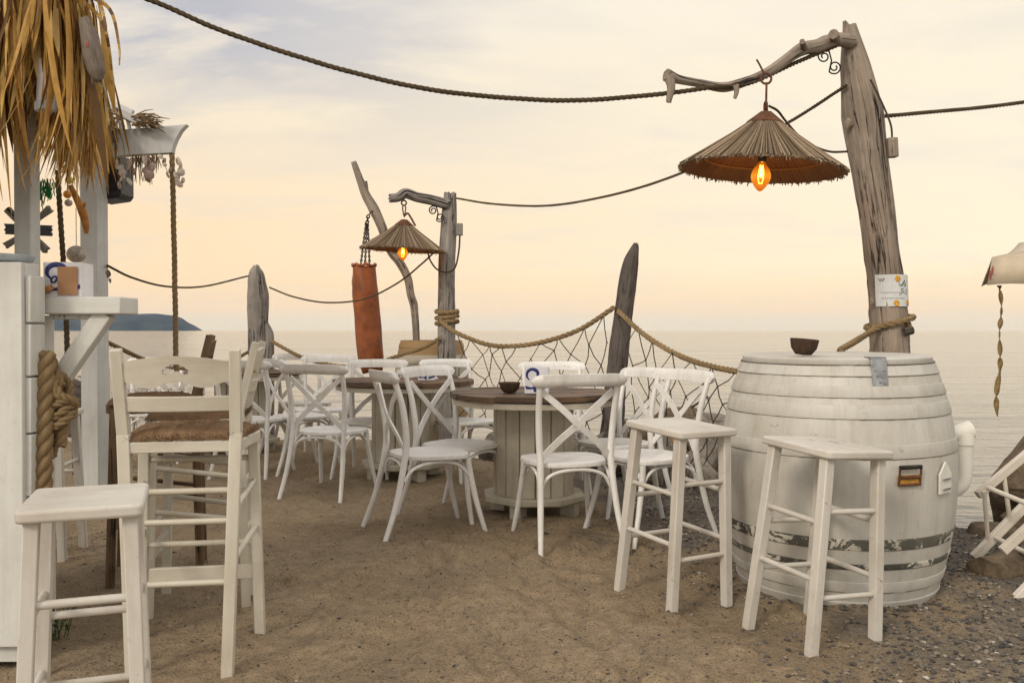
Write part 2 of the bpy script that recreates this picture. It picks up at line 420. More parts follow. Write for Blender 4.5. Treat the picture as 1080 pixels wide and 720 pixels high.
M['grime_shade'] = plain('grime_shade_line', (.10, .085, .065), .9, 0, .4, 60)  # dark tone: grime plus painted shade for hoop edges and lid gap
def hoop(z0, z1, mat, parent, rfun, off=.0034):
    m = MB(); r0, r1 = rfun(z0), rfun(z1); N = 96
    m.lathe([(r0+.0006, z0-.003), (r0+.0022, z0-.0025), (r0+off, z0), (r0+off+.0008, z0+.003), (r1+off+.0008, z1-.003), (r1+off, z1), (r1+.0005, z1+.0012)], N, jit=.0018, seed=z0*9, close=False)
    o = m.build('hoop', mat, parent, 35); o.data.materials.append(M['grime_shade'])
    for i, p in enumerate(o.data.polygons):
        if i < N*2 and (z0 > .3 or (i % N) % 7 < 5): p.material_index = 1  # lower hoop edge darkened: grime with the overhang's shade painted in
    return o
def rock_mat(name, a, b, c2):
    t = NT(name); v = t.coord('Object'); n = t.noise(v, 5, 9, .68, .4); f = t.noise(v, 45, 5, .7)
    col = t.ramp(n, [(.28, a), (.5, b), (.72, c2)])
    col = t.mix(t.math('MULTIPLY', t.ramp(f, [(.45, 0.0), (.7, 1.0)]), .5), col, tuple(x*.35 for x in a))
    t.col(col); t.rough(.9); t.b.inputs['Specular IOR Level'].default_value = .25
    t.bump(t.math('ADD', n, t.math('MULTIPLY', f, .35)), .8, .03); return t.m
M['rock'] = rock_mat('grey_rock', (.06, .055, .05), (.24, .21, .175), (.42, .37, .31))
M['rockbrown'] = rock_mat('brown_rock', (.05, .036, .024), (.13, .095, .062), (.21, .155, .10))

def sand_mat():
    t = NT('beach_sand'); v = t.coord('Object', rand=False)
    a = t.noise(v, .9, 6, .6, .3); b = t.noise(v, 7, 7, .7); f = t.noise(v, 120, 3, .7); sp = t.noise(v, 55, 2, .5); g = t.noise(v, 2.4, 5, .6, .5)
    c = t.ramp(a, [(.30, (.285, .21, .128)), (.50, (.41, .31, .195)), (.75, (.33, .258, .178))])
    c = t.mix(t.math('MULTIPLY', t.ramp(b, [(.40, 0.0), (.72, 1.0)]), .55), c, (.225, .163, .105))
    c = t.mix(t.math('MULTIPLY', t.ramp(f, [(.50, 0.0), (.64, 1.0)]), .65), c, (.10, .078, .056)); md = t.noise(v, 21, 6, .75, .6); c = t.mix(t.math('MULTIPLY', t.ramp(md, [(.53, 0.0), (.66, 1.0)]), .55), c, (.115, .085, .058))
    c = t.mix(t.math('MULTIPLY', t.ramp(sp, [(.66, 0.0), (.72, 1.0)]), .8), c, (.055, .047, .04))
    # grey gravelly ground to the right, and wet ground next to the water
    xyz = t.node('ShaderNodeSeparateXYZ'); t.link(v, xyz.inputs[0])
    gx = t.math('ADD', t.math('MULTIPLY', t.math('SUBTRACT', xyz.outputs['X'], 1.0), .55), t.math('MULTIPLY', t.math('SUBTRACT', g, .5), 3.2))
    gx = t.math('ADD', gx, t.math('MULTIPLY', t.math('MAXIMUM', t.math('SUBTRACT', xyz.outputs['Y'], 4.2), 0.0), t.ramp(t.math('MULTIPLY', xyz.outputs['X'], 1.0), [(.25, 0.0), (.8, .75)])))
    gm = t.ramp(t.math('ADD', gx, .25), [(.25, 0.0), (.8, 1.0)])
    gy = t.ramp(t.math('MULTIPLY', xyz.outputs['Y'], .1), [(.28, .6), (.42, 1.0)])
    gcol = t.ramp(t.noise(v, 60, 4, .75), [(.30, (.05, .047, .045)), (.5, (.135, .122, .105)), (.72, (.26, .23, .19))])
    c = t.mix(t.math('MULTIPLY', t.math('MULTIPLY', gm, gy), .85), c, gcol)
    wet = t.ramp(t.math('MULTIPLY', xyz.outputs['Z'], -1.0), [(.16, 0.0), (.30, 1.0)])
    c = t.mix(wet, c, (.06, .058, .058)); t.col(c); t.rough(t.ramp(wet, [(0, .95), (1, .3)])); t.b.inputs['Specular IOR Level'].default_value = .25
    h = t.math('ADD', t.math('MULTIPLY', t.math('ADD', b, md), .9), t.math('ADD', t.math('MULTIPLY', f, .30), t.math('MULTIPLY', sp, .35))); t.bump(h, .9, .04)
    return t.m
def sea_mat():
    t = NT('evening_sea'); v = t.coord('Object', (1, 1, 1), rand=False)
    v2 = t.coord('Object', (.22, 1.0, 1), rand=False); v3 = t.coord('Object', (.02, .09, 1), rand=False)
    w1 = t.noise(v2, 1.1, 4, .55, .4); w2 = t.noise(v, 3.5, 4, .6, .3); w3 = t.noise(v3, 1.0, 4, .55, .3)
    h = t.math('ADD', t.math('ADD', t.math('MULTIPLY', w1, .8), t.math('MULTIPLY', w2, .22)), t.math('MULTIPLY', w3, 4.2))
    t.col((.15, .135, .115)); t.rough(.07); t.b.inputs['IOR'].default_value = 1.36; t.bump(h, .55, .25); return t.m

# ------------------------------------------------------------------ ground, sea, headland
def sstep(a, b, x):
    t = min(1, max(0, (x-a)/(b-a))); return t*t*(3-2*t)
SEA = -.36
def edge_y(x):
    e = 9.6 + (7.5-9.6)*sstep(-1.4, .4, x)
    return e + (5.15-e)*sstep(1.7, 2.9, x)
fr = random.Random(99)
PRINTS = []   # footprints trodden into the sand
for _ in range(46):
    a_ = fr.uniform(0, 2*PI); x_ = fr.uniform(-1.9, 2.2); y_ = fr.uniform(2.4, 6.0)
    for k_ in range(3):
        sd_ = .09*(1 if k_ % 2 else -1); PRINTS.append((x_+math.cos(a_)*.55*k_-math.sin(a_)*sd_, y_+math.sin(a_)*.55*k_+math.cos(a_)*sd_, a_+fr.uniform(-.2, .2), fr.uniform(.008, .02)))
DRAGS = [(fr.uniform(-1.2, 1.4), fr.uniform(2.6, 5.6), fr.uniform(0, 2*PI), fr.uniform(.3, .9), fr.uniform(-.6, .6), fr.uniform(.006, .012)) for _ in range(26)]
CELL = {}
for p_ in PRINTS:
    for i_ in (-1, 0, 1):
        for j_ in (-1, 0, 1): CELL.setdefault((int(p_[0]//.25)+i_, int(p_[1]//.25)+j_), []).append(p_)
def trodden(x, y):
    z = 0.0
    for (px, py, a, dp_) in CELL.get((int(x//.25), int(y//.25)), ()):
        dx, dy = x-px, y-py; u = dx*math.cos(a)+dy*math.sin(a); v = -dx*math.sin(a)+dy*math.cos(a); w_ = .045+.012*math.sin(u*16); r2 = (u/.13)**2+(v/w_)**2
        if r2 < 5: z += dp_*(-math.exp(-r2*r2)+.42*math.exp(-(r2-1.7)**2*1.2))
    for (px, py, a, L_, k_, dp_) in DRAGS:
        dx, dy = x-px, y-py; u = dx*math.cos(a)+dy*math.sin(a)
        if 0 < u < L_:
            v = -dx*math.sin(a)+dy*math.cos(a)-k_*u*u
            if abs(v) < .09: z += dp_*(-math.exp(-(v/.022)**2)+.35*math.exp(-((abs(v)-.045)/.02)**2))*min(1, u/.08, (L_-u)/.08)
    return z
def gheight(x, y, fine=True):
    d = y-edge_y(x); z = 0.0
    if d > 0: z -= .23*d if d < 3 else .69+.09*min(d-3, 12)
    z -= .06*sstep(-.8, 0, d)
    if fine:
        z += (.018*noise.noise(Vector((x*1.5, y*1.5, .3)))+.018*noise.noise(Vector((x*4.2, y*4.2, 2.3)))+.014*noise.noise(Vector((x*9, y*9, 4.3)))+.007*noise.noise(Vector((x*19, y*19, 1.3))))
        z += trodden(x, y)
        # scuffs and dents of feet
        f = noise.noise(Vector((x*2.9+9, y*2.9, 7.7)))
        if f > .32: z -= (f-.32)*.10
        # a pair of drag tracks
        if 2.2 < y < 4.6:
            c0 = -.02-.25*(y-3)+.12*math.sin(y*1.3)
            for off in (0, .13, .46, .62):
                dd = abs(x-c0-off); z -= .016*math.exp(-(dd/.028)**2)-.007*math.exp(-((dd-.06)/.025)**2)
    return z
def axis(segs):
    out = []
    for a, b, st in segs:
        n = max(1, round((b-a)/st)); out += [a+(b-a)*i/n for i in range(n)]
    out.append(segs[-1][1]); return out
xs = axis([(-400, -30, 40), (-30, -6, 1.5), (-6, -3, .15), (-3, 3.2, .022), (3.2, 6, .15), (6, 30, 1.5), (30, 400, 40)])
ys = axis([(-14, 0, 2), (0, 2.1, .15), (2.1, 6.2, .022), (6.2, 11, .09), (11, 25, 1)])
m = MB(); nx = len(xs); vs = []
for y in ys:
    for x in xs:
        vs.append((x, y, gheight(x, y, -6 < x < 6 and 0 < y < 11)))
fs = [(j*nx+i, j*nx+i+1, (j+1)*nx+i+1, (j+1)*nx+i) for j in range(len(ys)-1) for i in range(nx-1)]
m.v = vs; m.f = fs; m.uv = [[(0, 0)]*4]*len(fs)
tag(m.build('ground', sand_mat(), smooth=80), kind='structure')
m = MB(); sx = [-4050, -600, -60, -12, 0, 12, 60, 600, 2250]; sy = [4.6, 12, 30, 120, 700, 3350]
m.add([(x, y, SEA) for y in sy for x in sx], [(j*9+i, j*9+i+1, (j+1)*9+i+1, (j+1)*9+i) for j in range(5) for i in range(8)])
tag(m.build('sea', sea_mat(), smooth=0), kind='structure')

HD = 2300.0
m = MB(); prof = [(-420, 322), (-250, 318), (-90, 327), (0, 329), (40, 332), (62, 330.5), (85, 331.5), (110, 331), (140, 330), (165, 329.5), (184, 331.5), (192, 334), (198, 339), (206, 343), (214, 348.2)]
def prof_y(px):
    for (a, ya), (b, yb) in zip(prof, prof[1:]):
        if a <= px <= b: return ya+(yb-ya)*(px-a)/(b-a)
    return 349
NX, NYd = 150, 22; vs = []
for j in range(NYd+1):
    v = j/NYd
    for i in range(NX+1):
        px = -420+634*i/NX; x = (px-540)/940*HD; y = HD-120+v*900
        top = max(0, (348.6-prof_y(px))/940*HD)
        s = min(1, v/.22)**.55*(1-.35*max(0, v-.3)); z = SEA-1+top*s*(1+.16*noise.noise(Vector((x*.012, y*.012, 1)))*(1 if v < .2 else .35))
        if v == 1: z = SEA-1
        vs.append((x*(y/HD), y, z))
m.add(vs, [(j*(NX+1)+i, j*(NX+1)+i+1, (j+1)*(NX+1)+i+1, (j+1)*(NX+1)+i) for j in range(NYd) for i in range(NX)])
hm = plain('scrub_hillside', (.045, .05, .04), .95, 0, .5, .02, .2)
tag(m.build('hills', hm, smooth=60), kind='structure')

# ------------------------------------------------------------------ cross-back chairs
def make_cross_chair():
    t = thing('cross_back_chair', 'x', 'chair', 'white cross back chairs around the spool tables')
    cm = M['chair']
    # seat: rounded, a little wider in front, slightly dished
    n = 40; ring = []
    for k in range(n):
        a = 2*PI*k/n; ca, sa = math.cos(a), math.sin(a)
        p = 3.4; rx = .205 if sa < 0 else .222; ry = .205
        x = math.copysign(abs(ca)**(2/p), ca)*(rx+.012*sa); y = math.copysign(abs(sa)**(2/p), sa)*ry
        ring.append((x, y))
    m = MB(); vs = []; lv = [(.86, .418), (.99, .422), (1.0, .434), (.985, .444), (.93, .446), (.6, .440), (.25, .436)]
    for sc, z in lv: vs += [(x*sc, y*sc, z) for x, y in ring]
    fs = [tuple(range(n))[::-1]]+[(i*n+k, i*n+(k+1) % n, (i+1)*n+(k+1) % n, (i+1)*n+k) for i in range(len(lv)-1) for k in range(n)]
    fs.append(tuple((len(lv)-1)*n+k for k in range(n))); m.add(vs, fs); m.build('seat', cm, t, 50)
    for s in (-1, 1):
        m = MB(); m.tube(catmull([(s*.225, -.315, 0), (s*.205, -.245, .20), (s*.19, -.195, .44), (s*.195, -.190, .56), (s*.203, -.215, .72), (s*.208, -.265, .87)], 7), [.0135, .0165, .018, .018, .017, .0155], 10)
        m.build('back_post', cm, t, 60)
        m = MB(); m.tube(catmull([(s*.222, .265, 0), (s*.200, .215, .18), (s*.183, .180, .35), (s*.178, .172, .42)], 7), [.0125, .0155, .0175, .018], 10)
        m.build('leg', cm, t, 60)
        # flat crossing strips of the back
        m = MB(); pts = catmull([(s*.192, -.232, .815), (s*.09, -.238, .73), (0, -.232+s*.005, .645), (-s*.10, -.215, .56), (-s*.180, -.192, .475)], 6)
        T, N = frames(pts); vs = []
        for p, tt in zip(pts, T):
            nrm = Vector((0, 1, .12)).normalized(); w = tt.cross(nrm).normalized()
            for a, b in ((-1, -1), (1, -1), (1, 1), (-1, 1)): vs.append(p+w*(a*.0165)+nrm*(b*.005))
        q = len(pts); fs = [(0, 1, 2, 3), tuple((q-1)*4+k for k in (3, 2, 1, 0))]+[(i*4+k, (i+1)*4+k, (i+1)*4+(k+1) % 4, i*4+(k+1) % 4) for i in range(q-1) for k in range(4)]
        m.add(vs, fs); m.build('cross_slat', cm, t, 50)
        # bent brace at each side
        m = MB(); m.tube(catmull([(s*.193, -.20, .315), (s*.192, -.15, .375), (s*.19, -.06, .404), (s*.188, .06, .404), (s*.184, .13, .375), (s*.186, .182, .315)], 5), .0095, 8)
        m.build('side_brace', cm, t, 60)
    for y, w, nm in ((-.195, .186, 'rear_brace'), (.178, .178, 'front_brace')):
        m = MB(); m.tube(catmull([(-w, y, .315), (-w*.8, y, .375), (-w*.35, y, .404), (w*.35, y, .404), (w*.8, y, .375), (w, y, .315)], 5), .0095, 8)
        m.build(nm, cm, t, 60)
    # curved top rail
    m = MB(); q = 36; vs = []
    for i in range(q+1):
        u = i/q*2-1; x = u*.252; bow = -.045*(1-u*u); e = max(0, (abs(u)-.80)/.20)
        hh = .0315*math.sqrt(max(.02, 1-e**2.2)); zc = .868+.006*(1-u*u)
        yc = -.258+bow
        for a, b in ((-.012, -1), (.000, -1.06), (.012, -1), (.015, 0), (.012, 1), (0, 1.06), (-.012, 1), (-.015, 0)): vs.append((x, yc+a+.2*(hh*-b), zc+b*hh))
    fs = [tuple(range(8)), tuple(q*8+k for k in range(7, -1, -1))]+[(i*8+k, (i+1)*8+k, (i+1)*8+(k+1) % 8, i*8+(k+1) % 8) for i in range(q) for k in range(8)]
    m.add(vs, fs); m.build('top_rail', cm, t, 85)
    return t
chair0 = make_cross_chair(); used = [False]
def chair(x, y, heading, label, dz=0):
    o = chair0 if not used[0] else copy_tree(chair0); used[0] = True
    o.location = (x, y, gheight(x, y)*.6-.013+dz); o.rotation_euler = (random.uniform(-.008, .008), random.uniform(-.008, .008), R(heading-90)); o['label'] = label; return o
CH = [(-1.255, 6.19, 74, 'white cross back chair seen from behind, in front of the farther left plank table'),
      (-.475, 5.02, 24, 'white cross back chair nearest the camera left of the middle table, seat pointing right'),
      (-.315, 5.42, -35, 'white cross back chair just behind the sideways one, left of the middle table'),
      (-.36, 6.85, -52, 'white cross back chair at the foot of the small lamp post'),
      (.31, 6.35, -88, 'white cross back chair on the sea side of the middle table, behind the tin'),
      (.66, 5.62, 214, 'white cross back chair half hidden in front of the dark pointed post'),
      (.745, 4.93, 211, 'white cross back chair right behind the tall white stool'),
      (.285, 4.76, 104, 'white cross back chair in front of the middle table, back towards the camera'),
      (-2.03, 7.02, 82, 'white cross back chair in front of the statue shaped post, beside the bar chairs'),
      (-1.72, 7.25, 40, 'white cross back chair squeezed between two others, near the statue shaped post'),
      (-1.12, 6.98, -98, 'white cross back chair facing the camera below the hanging leather bag'),
      (-1.98, 8.55, -60, 'white cross back chair right beside the statue shaped post, on its seaward side'),
      (-1.66, 7.85, -88, 'white cross back chair farthest back, between the statue post and the leather bag'),
      (-3.10, 7.7, -75, 'white cross back chair at the far left, beyond the white hut post'),
      (-2.62, 7.25, 84, 'white cross back chair glimpsed behind the dark brown bar chair')]
for a in CH: chair(*a)

# ------------------------------------------------------------------ cable-drum tables
def make_spool(label, x, y, rz, rtop=.52, top='top', rd=.235, seed=0):
    t = thing('spool_table', label, 'table', 'cable spool tables'); rr = random.Random(seed)
    # plank top clipped to a circle
    m = MB(); n = 8; w = 2*rtop/n
    for i in range(n):
        a = -rtop+i*w+.0035; b = -rtop+(i+1)*w-.0035; poly = []
        R1 = rtop+rr.uniform(-.014, .004)
        for k in range(9):
            u = a+(b-a)*k/8; u_ = max(-R1+.001, min(R1-.001, u)); poly.append((math.sqrt(R1*R1-u_*u_), u))
        for k in range(8, -1, -1):
            u = a+(b-a)*k/8; u_ = max(-R1+.001, min(R1-.001, u)); poly.append((-math.sqrt(R1*R1-u_*u_), u))
        if len(poly) > 2:
            m.prism(poly[::-1] if False else poly, .036, Matrix.Translation((0, 0, .728+rr.uniform(-.004, .004))))
    m.build('tabletop', M[top], t, 30, .004)
    m = MB(); m.lathe([(rtop-.03, .672), (rtop-.022, .674), (rtop-.022, .706), (rtop-.03, .708)], 48); m.build('lower_plate', M['drum'], t, 30)
    m = MB()
    for i in range(4): m.box((rr.uniform(-.01, .01), -.3+.2*i, .696+.004*i*0), (rtop*1.2, .06, .021), 0)
    # staves of the drum
    m2 = MB(); ns = 16
    for i in range(ns):
        a = 2*PI*i/ns; r_ = rd+rr.uniform(-.004, .004); w_ = 2*PI*rd/ns-.005
        m2.box((r_*math.cos(a), r_*math.sin(a), .40), (.022, w_, .545), a)
    m2.lathe([(rd-.03, .13), (rd-.03, .67)], 24, close=False)
    m2.build('drum', M['drum'], t, 30, .003)
    m3 = MB(); rf = rtop*.63
    m3.lathe([(rf*.97, .088), (rf, .092), (rf, .122), (rf*.97, .126)], 8, M=Matrix.Rotation(.25, 3, 'Z')); m3.build('base_plate', M['drum'], t, 30, .003)
    for i in range(4):
        a = PI/4+i*PI/2+.15; m4 = MB(); m4.box((rf*.72*math.cos(a), rf*.72*math.sin(a), .042), (.10, .07, .09), a); m4.build('foot_block', M['drum'], t, 30, .004)
    t.location = (x, y, gheight(x, y, False)-.005); t.rotation_euler = (0, 0, R(rz)); return t
make_spool('round brown plank table on a cream drum, holding a coconut bowl and a tin', .135, 5.5, 12, seed=1)
make_spool('round brown plank table on a cream drum, standing before the small lamp post', -.83, 6.85, -20, .54, seed=2)
make_spool('round brown plank table on a cream drum, at the foot of the statue shaped post', -2.5, 8.25, 40, .54, seed=3)

# ------------------------------------------------------------------ stools
def make_stool():
    t = thing('bar_stool', 'x', 'stool', 'white wooden backless bar stools'); sm = M['stool']
    H = .72; w, d = .31, .36
    m = MB(); poly = []
    for cx_, cy_, a0 in ((w/2-.02, d/2-.02, 0), (-w/2+.02, d/2-.02, 90), (-w/2+.02, -d/2+.02, 180), (w/2-.02, -d/2+.02, 270)):
        for k in range(4):
            a = R(a0+30*k); poly.append((cx_+.02*math.cos(a), cy_+.02*math.sin(a)))
    m.prism(poly, .030, Matrix.Translation((0, 0, H-.015))); m.build('seat', sm, t, 40, .008, 3)
    tops = []; bots = []
    for sx_, sy_ in ((-1, -1), (1, -1), (1, 1), (-1, 1)):
        tp = Vector((sx_*(w/2-.036), sy_*(d/2-.045), H-.03)); bt = Vector((sx_*(w/2-.006), sy_*(d/2-.012), -.02)); tops.append(tp); bots.append(bt)
        m = MB(); m.bar(bt, tp, .037, .037, (0, 1, 0), .039, .039); m.build('leg', sm, t, 30, .004)
    def at(k, z): f = (z+.02)/(H-.03+.02); return bots[k].lerp(tops[k], f)
    for (a, b, zs) in ((0, 1, (.20, .345, .50)[:3]), (2, 3, (.22, .40)), (1, 2, (.26, .46)), (3, 0, (.26, .46))):
        for z in zs:
            if (a, b) == (0, 1) and z == .345: continue
            m = MB(); m.tube([at(a, z), at(b, z)], .0105, 8); m.build('rung', sm, t, 60)
    return t
st0 = make_stool()
def place_stool(o, x, y, ang, label, z=0, tilt=(0, 0), s=1):
    o.location = (x, y, z); o.rotation_euler = (R(tilt[0]), R(tilt[1]), R(ang)); o['label'] = label
    return o
place_stool(st0, .675, 3.74, 31, 'white wooden stool standing left of the big barrel, its seat against the chairs', .010, (3.2, .6))
st2 = copy_tree(st0); place_stool(st2, 1.105, 3.29, 24, 'white wooden stool standing right in front of the big white barrel', -.014, (2.6, 3.4))
st3 = copy_tree(st0); place_stool(st3, -1.027, 2.15, 20, 'white wooden stool at the front left, in front of the rush seated chair', -.0, (0, 0))
st3.scale = (.86, .88, 1.0)
st4 = copy_tree(st0); place_stool(st4, -2.33, 4.40, 10, 'white wooden stool mostly hidden behind the plank counter and thick rope', 0)

# ------------------------------------------------------------------ rush-seat bar chairs
def make_bar_chair(label, mat):
    """a tall ladder-back chair; local: x right, y forward, back at -y"""
    t = thing('bar_chair', label, 'chair', 'rush seated tall bar chairs'); cm = M[mat]; SH = .79
    def rp(s, z):   # rear post centre at height z
        f = z/1.06
        if z < SH: return Vector((s*(.150+.028*z/SH), -.175-.02*(1-z/SH), z))
        g = (z-SH)/(1.06-SH); return Vector((s*(.178+.006*g), -.175-.065*g, z))
    def fp(s, z): return Vector((s*(.212-.022*z/SH), .185-.02*z/SH, z))
    for s in (-1, 1):
        m = MB(); m.bar(rp(s, -.02), rp(s, SH), .040, .036, (0, 1, 0)); 
        m.bar(rp(s, SH), rp(s, 1.065), .040, .036, (0, 1, 0), .036, .03); m.build('back_post', cm, t, 30, .004)
        m = MB(); m.bar(fp(s, -.02), fp(s, SH-.045), .038, .038, (0, 1, 0)); m.build('leg', cm, t, 30, .004)
    # top slat with hand hole (arched) made of one outline bent round the back
    def slat(z0, z1, arch, hole, th=.020, nm='back_slat'):
        nu = 84 if hole else 24; vs = []; quads = []; m = MB(); nz = 22 if hole else 4
        def pt(u, v, off):
            zt = z1+arch*(1-u*u); z = z0+(zt-z0)*v; z += (.010*math.cos(u*6.2))*(1-v) if hole else 0
            b = rp(1, (z0+z1)/2); return Vector((u*(b.x-.016), b.y-.022*(1-u*u)-(z-(z0+z1)/2)*.22+off, z))
        def inhole(i, j):
            u = (i+.5)/nu*2-1; v = (j+.5)/nz
            return hole and (abs(u)/.235)**3+(abs(v-.5-.05*math.cos(u*13))/.155)**3 < 1
        idx = {}
        def vid(i, j, k):
            if (i, j, k) not in idx:
                idx[(i, j, k)] = len(vs); vs.append(pt(i/nu*2-1, j/nz, (-th/2, th/2)[k]))
            return idx[(i, j, k)]
        for i in range(nu):
            for j in range(nz):
                if inhole(i, j): continue
                quads.append((vid(i, j, 0), vid(i+1, j, 0), vid(i+1, j+1, 0), vid(i, j+1, 0)))
                quads.append((vid(i, j, 1), vid(i, j+1, 1), vid(i+1, j+1, 1), vid(i+1, j, 1)))
                for (di, dj, e) in ((0, -1, ((i, j), (i+1, j))), (0, 1, ((i+1, j+1), (i, j+1))), (-1, 0, ((i, j+1), (i, j))), (1, 0, ((i+1, j), (i+1, j+1)))):
                    a, b = i+di, j+dj
                    if not (0 <= a < nu and 0 <= b < nz) or inhole(a, b):
                        quads.append((vid(*e[1], 0), vid(*e[0], 0), vid(*e[0], 1), vid(*e[1], 1)))
        m.add(vs, quads, [[(vs[k].z, vs[k].x) for k in q] for q in quads]); return m.build(nm, cm, t, 40, 0 if hole else .003)
    slat(.950, 1.022, .020, True); slat(.862, .912, 0.0, False)
    # woven seat cushion with a bulged front
    m = MB(); nu, nv = 48, 44; vs = []
    for j in range(nv+1):
        v = j/nv*2-1
        for i in range(nu+1):
            u = i/nu*2-1; y = v*.19+.005; hw = .185+.035*(v+1)/2; x = u*hw
            bulge = max(0, 1-abs(u)**6)*max(0, 1-abs(v)**6)
            z = SH-.024+.040*bulge**.6*(1-.18*(abs(u)**2+abs(v)**2)); k = 26
            strand = (math.sin(v*k*1.6) if abs(u) < abs(v)*.999 else math.sin(u*k*1.6)); z += .0028*strand*bulge+.006*noise.noise(Vector((x*25, y*25, 3)))*bulge
            x += .002*noise.noise(Vector((y*60, x*20, 1))); vs.append((x, y+ (.018*(1-u*u) if v > .8 else 0), z))
    fs = [(j*(nu+1)+i, j*(nu+1)+i+1, (j+1)*(nu+1)+i+1, (j+1)*(nu+1)+i) for j in range(nv) for i in range(nu)]
    m.add(vs, fs, [[(vs[k][0]*.3, vs[k][1]) for k in f] for f in fs]); sd = m.build('rush_seat', M['rush'], t, 80)
    # loose fibres along the seat edge
    m = MB(); rr = random.Random(3)
    for _ in range(420):
        u = rr.uniform(-.185, .185); e = rr.choice((0, 0, 1, 2))
        if e == 0: p = Vector((u, -.188, SH-.022+rr.uniform(0, .02))); d = Vector((rr.uniform(-.3, .3), -1, rr.uniform(-.8, .8)))
        elif e == 1: p = Vector((.205, u, SH-.02+rr.uniform(0, .02))); d = Vector((1, rr.uniform(-.3, .3), rr.uniform(-.8, .8)))
        else: p = Vector((u, rr.uniform(-.18, .18), SH+.022)); d = Vector((rr.uniform(-1, 1), rr.uniform(-1, 1), .8))
        d.normalize(); m.tube([p, p+d*rr.uniform(.006, .016)], [.0011, .0004], 3, caps=False)
    tag(m.build('seat_fibres', M['rush'], sd, 0), kind='stuff')
    m = MB(); pts = catmull([(-.185, -.175, SH-.045), (-.2, 0, SH-.045), (-.208, .15, SH-.045), (-.1, .205, SH-.045), (.1, .205, SH-.045), (.208, .15, SH-.045), (.2, 0, SH-.045), (.185, -.175, SH-.045)], 5)
    for a, b in zip(pts, pts[1:]): m.bar(a, b, .016, .036, (0, 0, 1))
    m.bar((-.17, -.18, SH-.045), (.17, -.18, SH-.045), .016, .036); m.build('seat_rail', cm, t, 40, .003)
    def rung(a, b, r=.0105): m = MB(); m.tube([a, b], r, 8); m.build('rung', cm, t, 60)
    for z in (.30, .50, .60): rung(rp(-1, z), rp(1, z))
    for z in (.33, .52, .64): rung(fp(-1, z+.02), fp(1, z+.02))
    for s in (-1, 1):
        for z in (.36, .53): rung(rp(s, z), fp(s, z+.05))
    m = MB(); m.bar(fp(-1, .24), fp(1, .24), .022, .05, (0, 0, 1)); m.build('foot_rail', cm, t, 30, .003)
    return t
bc1 = make_bar_chair('cream bar chair with brown rush seat, back to the camera, behind the front stool', 'cream')
bc1.location = (-1.108, 3.07, -.005); bc1.rotation_euler = (0, 0, R(9)); bc1.scale = (.985, .96, 1.0)
bc2 = copy_tree(bc1); bc2['label'] = 'cream painted bar chair turned sideways, its back edge showing right behind the nearer bar chair'
bc2.location = (-1.275, 3.66, .002); bc2.rotation_euler = (0, 0, R(101)); bc2.scale = (.88, .95, 1.005)
bc3 = make_bar_chair('dark brown wooden bar chair with rush seat, standing behind the cream bar chairs', 'brown')
bc3.location = (-1.64, 4.12, 0); bc3.rotation_euler = (0, 0, R(106)); bc3.scale = (.80, .98, 1.03)

# ------------------------------------------------------------------ big white barrel
BX, BY = 1.452, 4.0
def barrel_r(z, H=1.0, rb=.412, rm=.497, rt=.402):
    u = z/H; c = .52
    if u < c: k = (c-u)/c; return rm-(rm-rb)*k**2
    k = (u-c)/(1-c); return rm-(rm-rt)*k**2
def make_barrel(t, H, rb, rm, rt, ns, mat, nst):
    m = MB(); nz = 40; n = ns*6; vs = []; rr = random.Random(4); offs = [rr.uniform(-.0015, .0015) for _ in range(ns)]
    for j in range(nz+1):
        z = H*j/nz; r0 = barrel_r(z, H, rb, rm, rt)
        for k in range(n):
            a = 2*PI*k/n; ph = k % 6; r = r0+offs[k//6]-(.0022 if ph == 0 else 0)
            vs.append((r*math.cos(a), r*math.sin(a), z))
    fs = []; uvs = []
    for j in range(nz):
        for k in range(n):
            l = (k+1) % n; fs.append((j*n+k, j*n+l, (j+1)*n+l, (j+1)*n+k)); u0 = 2*PI*rm*k/n; u1 = 2*PI*rm*(k+1)/n
            uvs.append([(u0, H*j/nz), (u1, H*j/nz), (u1, H*(j+1)/nz), (u0, H*(j+1)/nz)])
    fs.append(tuple(k for k in range(n))[::-1]); uvs.append([(0, 0)]*n)
    m.add(vs, fs, uvs); m.build('staves', mat, t, 50)
    return t
br = thing('white_barrel', 'big white painted wooden barrel with a lid, hoops and pipe, on the gravel', 'barrel')
make_barrel(br, 1.0, .412, .497, .402, 26, M['barrel'], 0)
hoopdark = paint('bare_dark_hoop', (.062, .06, .05), (.19, .18, .13), .75, .24, (.50, .47, .40), rough=.75, scale=.55)
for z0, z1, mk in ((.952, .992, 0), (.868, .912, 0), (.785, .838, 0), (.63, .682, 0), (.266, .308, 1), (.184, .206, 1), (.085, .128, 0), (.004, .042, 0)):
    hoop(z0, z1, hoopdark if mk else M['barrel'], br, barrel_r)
m = MB(); m.lathe([(0.0, .992), (.392, .992), (.397, .995), (.400, 1.0), (.398, 1.018), (.390, 1.024), (.2, 1.022), (0, 1.021)], 64, jit=.006, seed=2, close=False); m.build('lid', M['barrel'], br, 40)
m = MB(); m.lathe([(.397, .9915), (.4065, .992), (.4065, .9985), (.397, .999)], 80, jit=.008, seed=5, close=False); m.build('rim_gap_shade', M['grime_shade'], br, 40)  # added dark ring, paints the shade of the gap under the lid
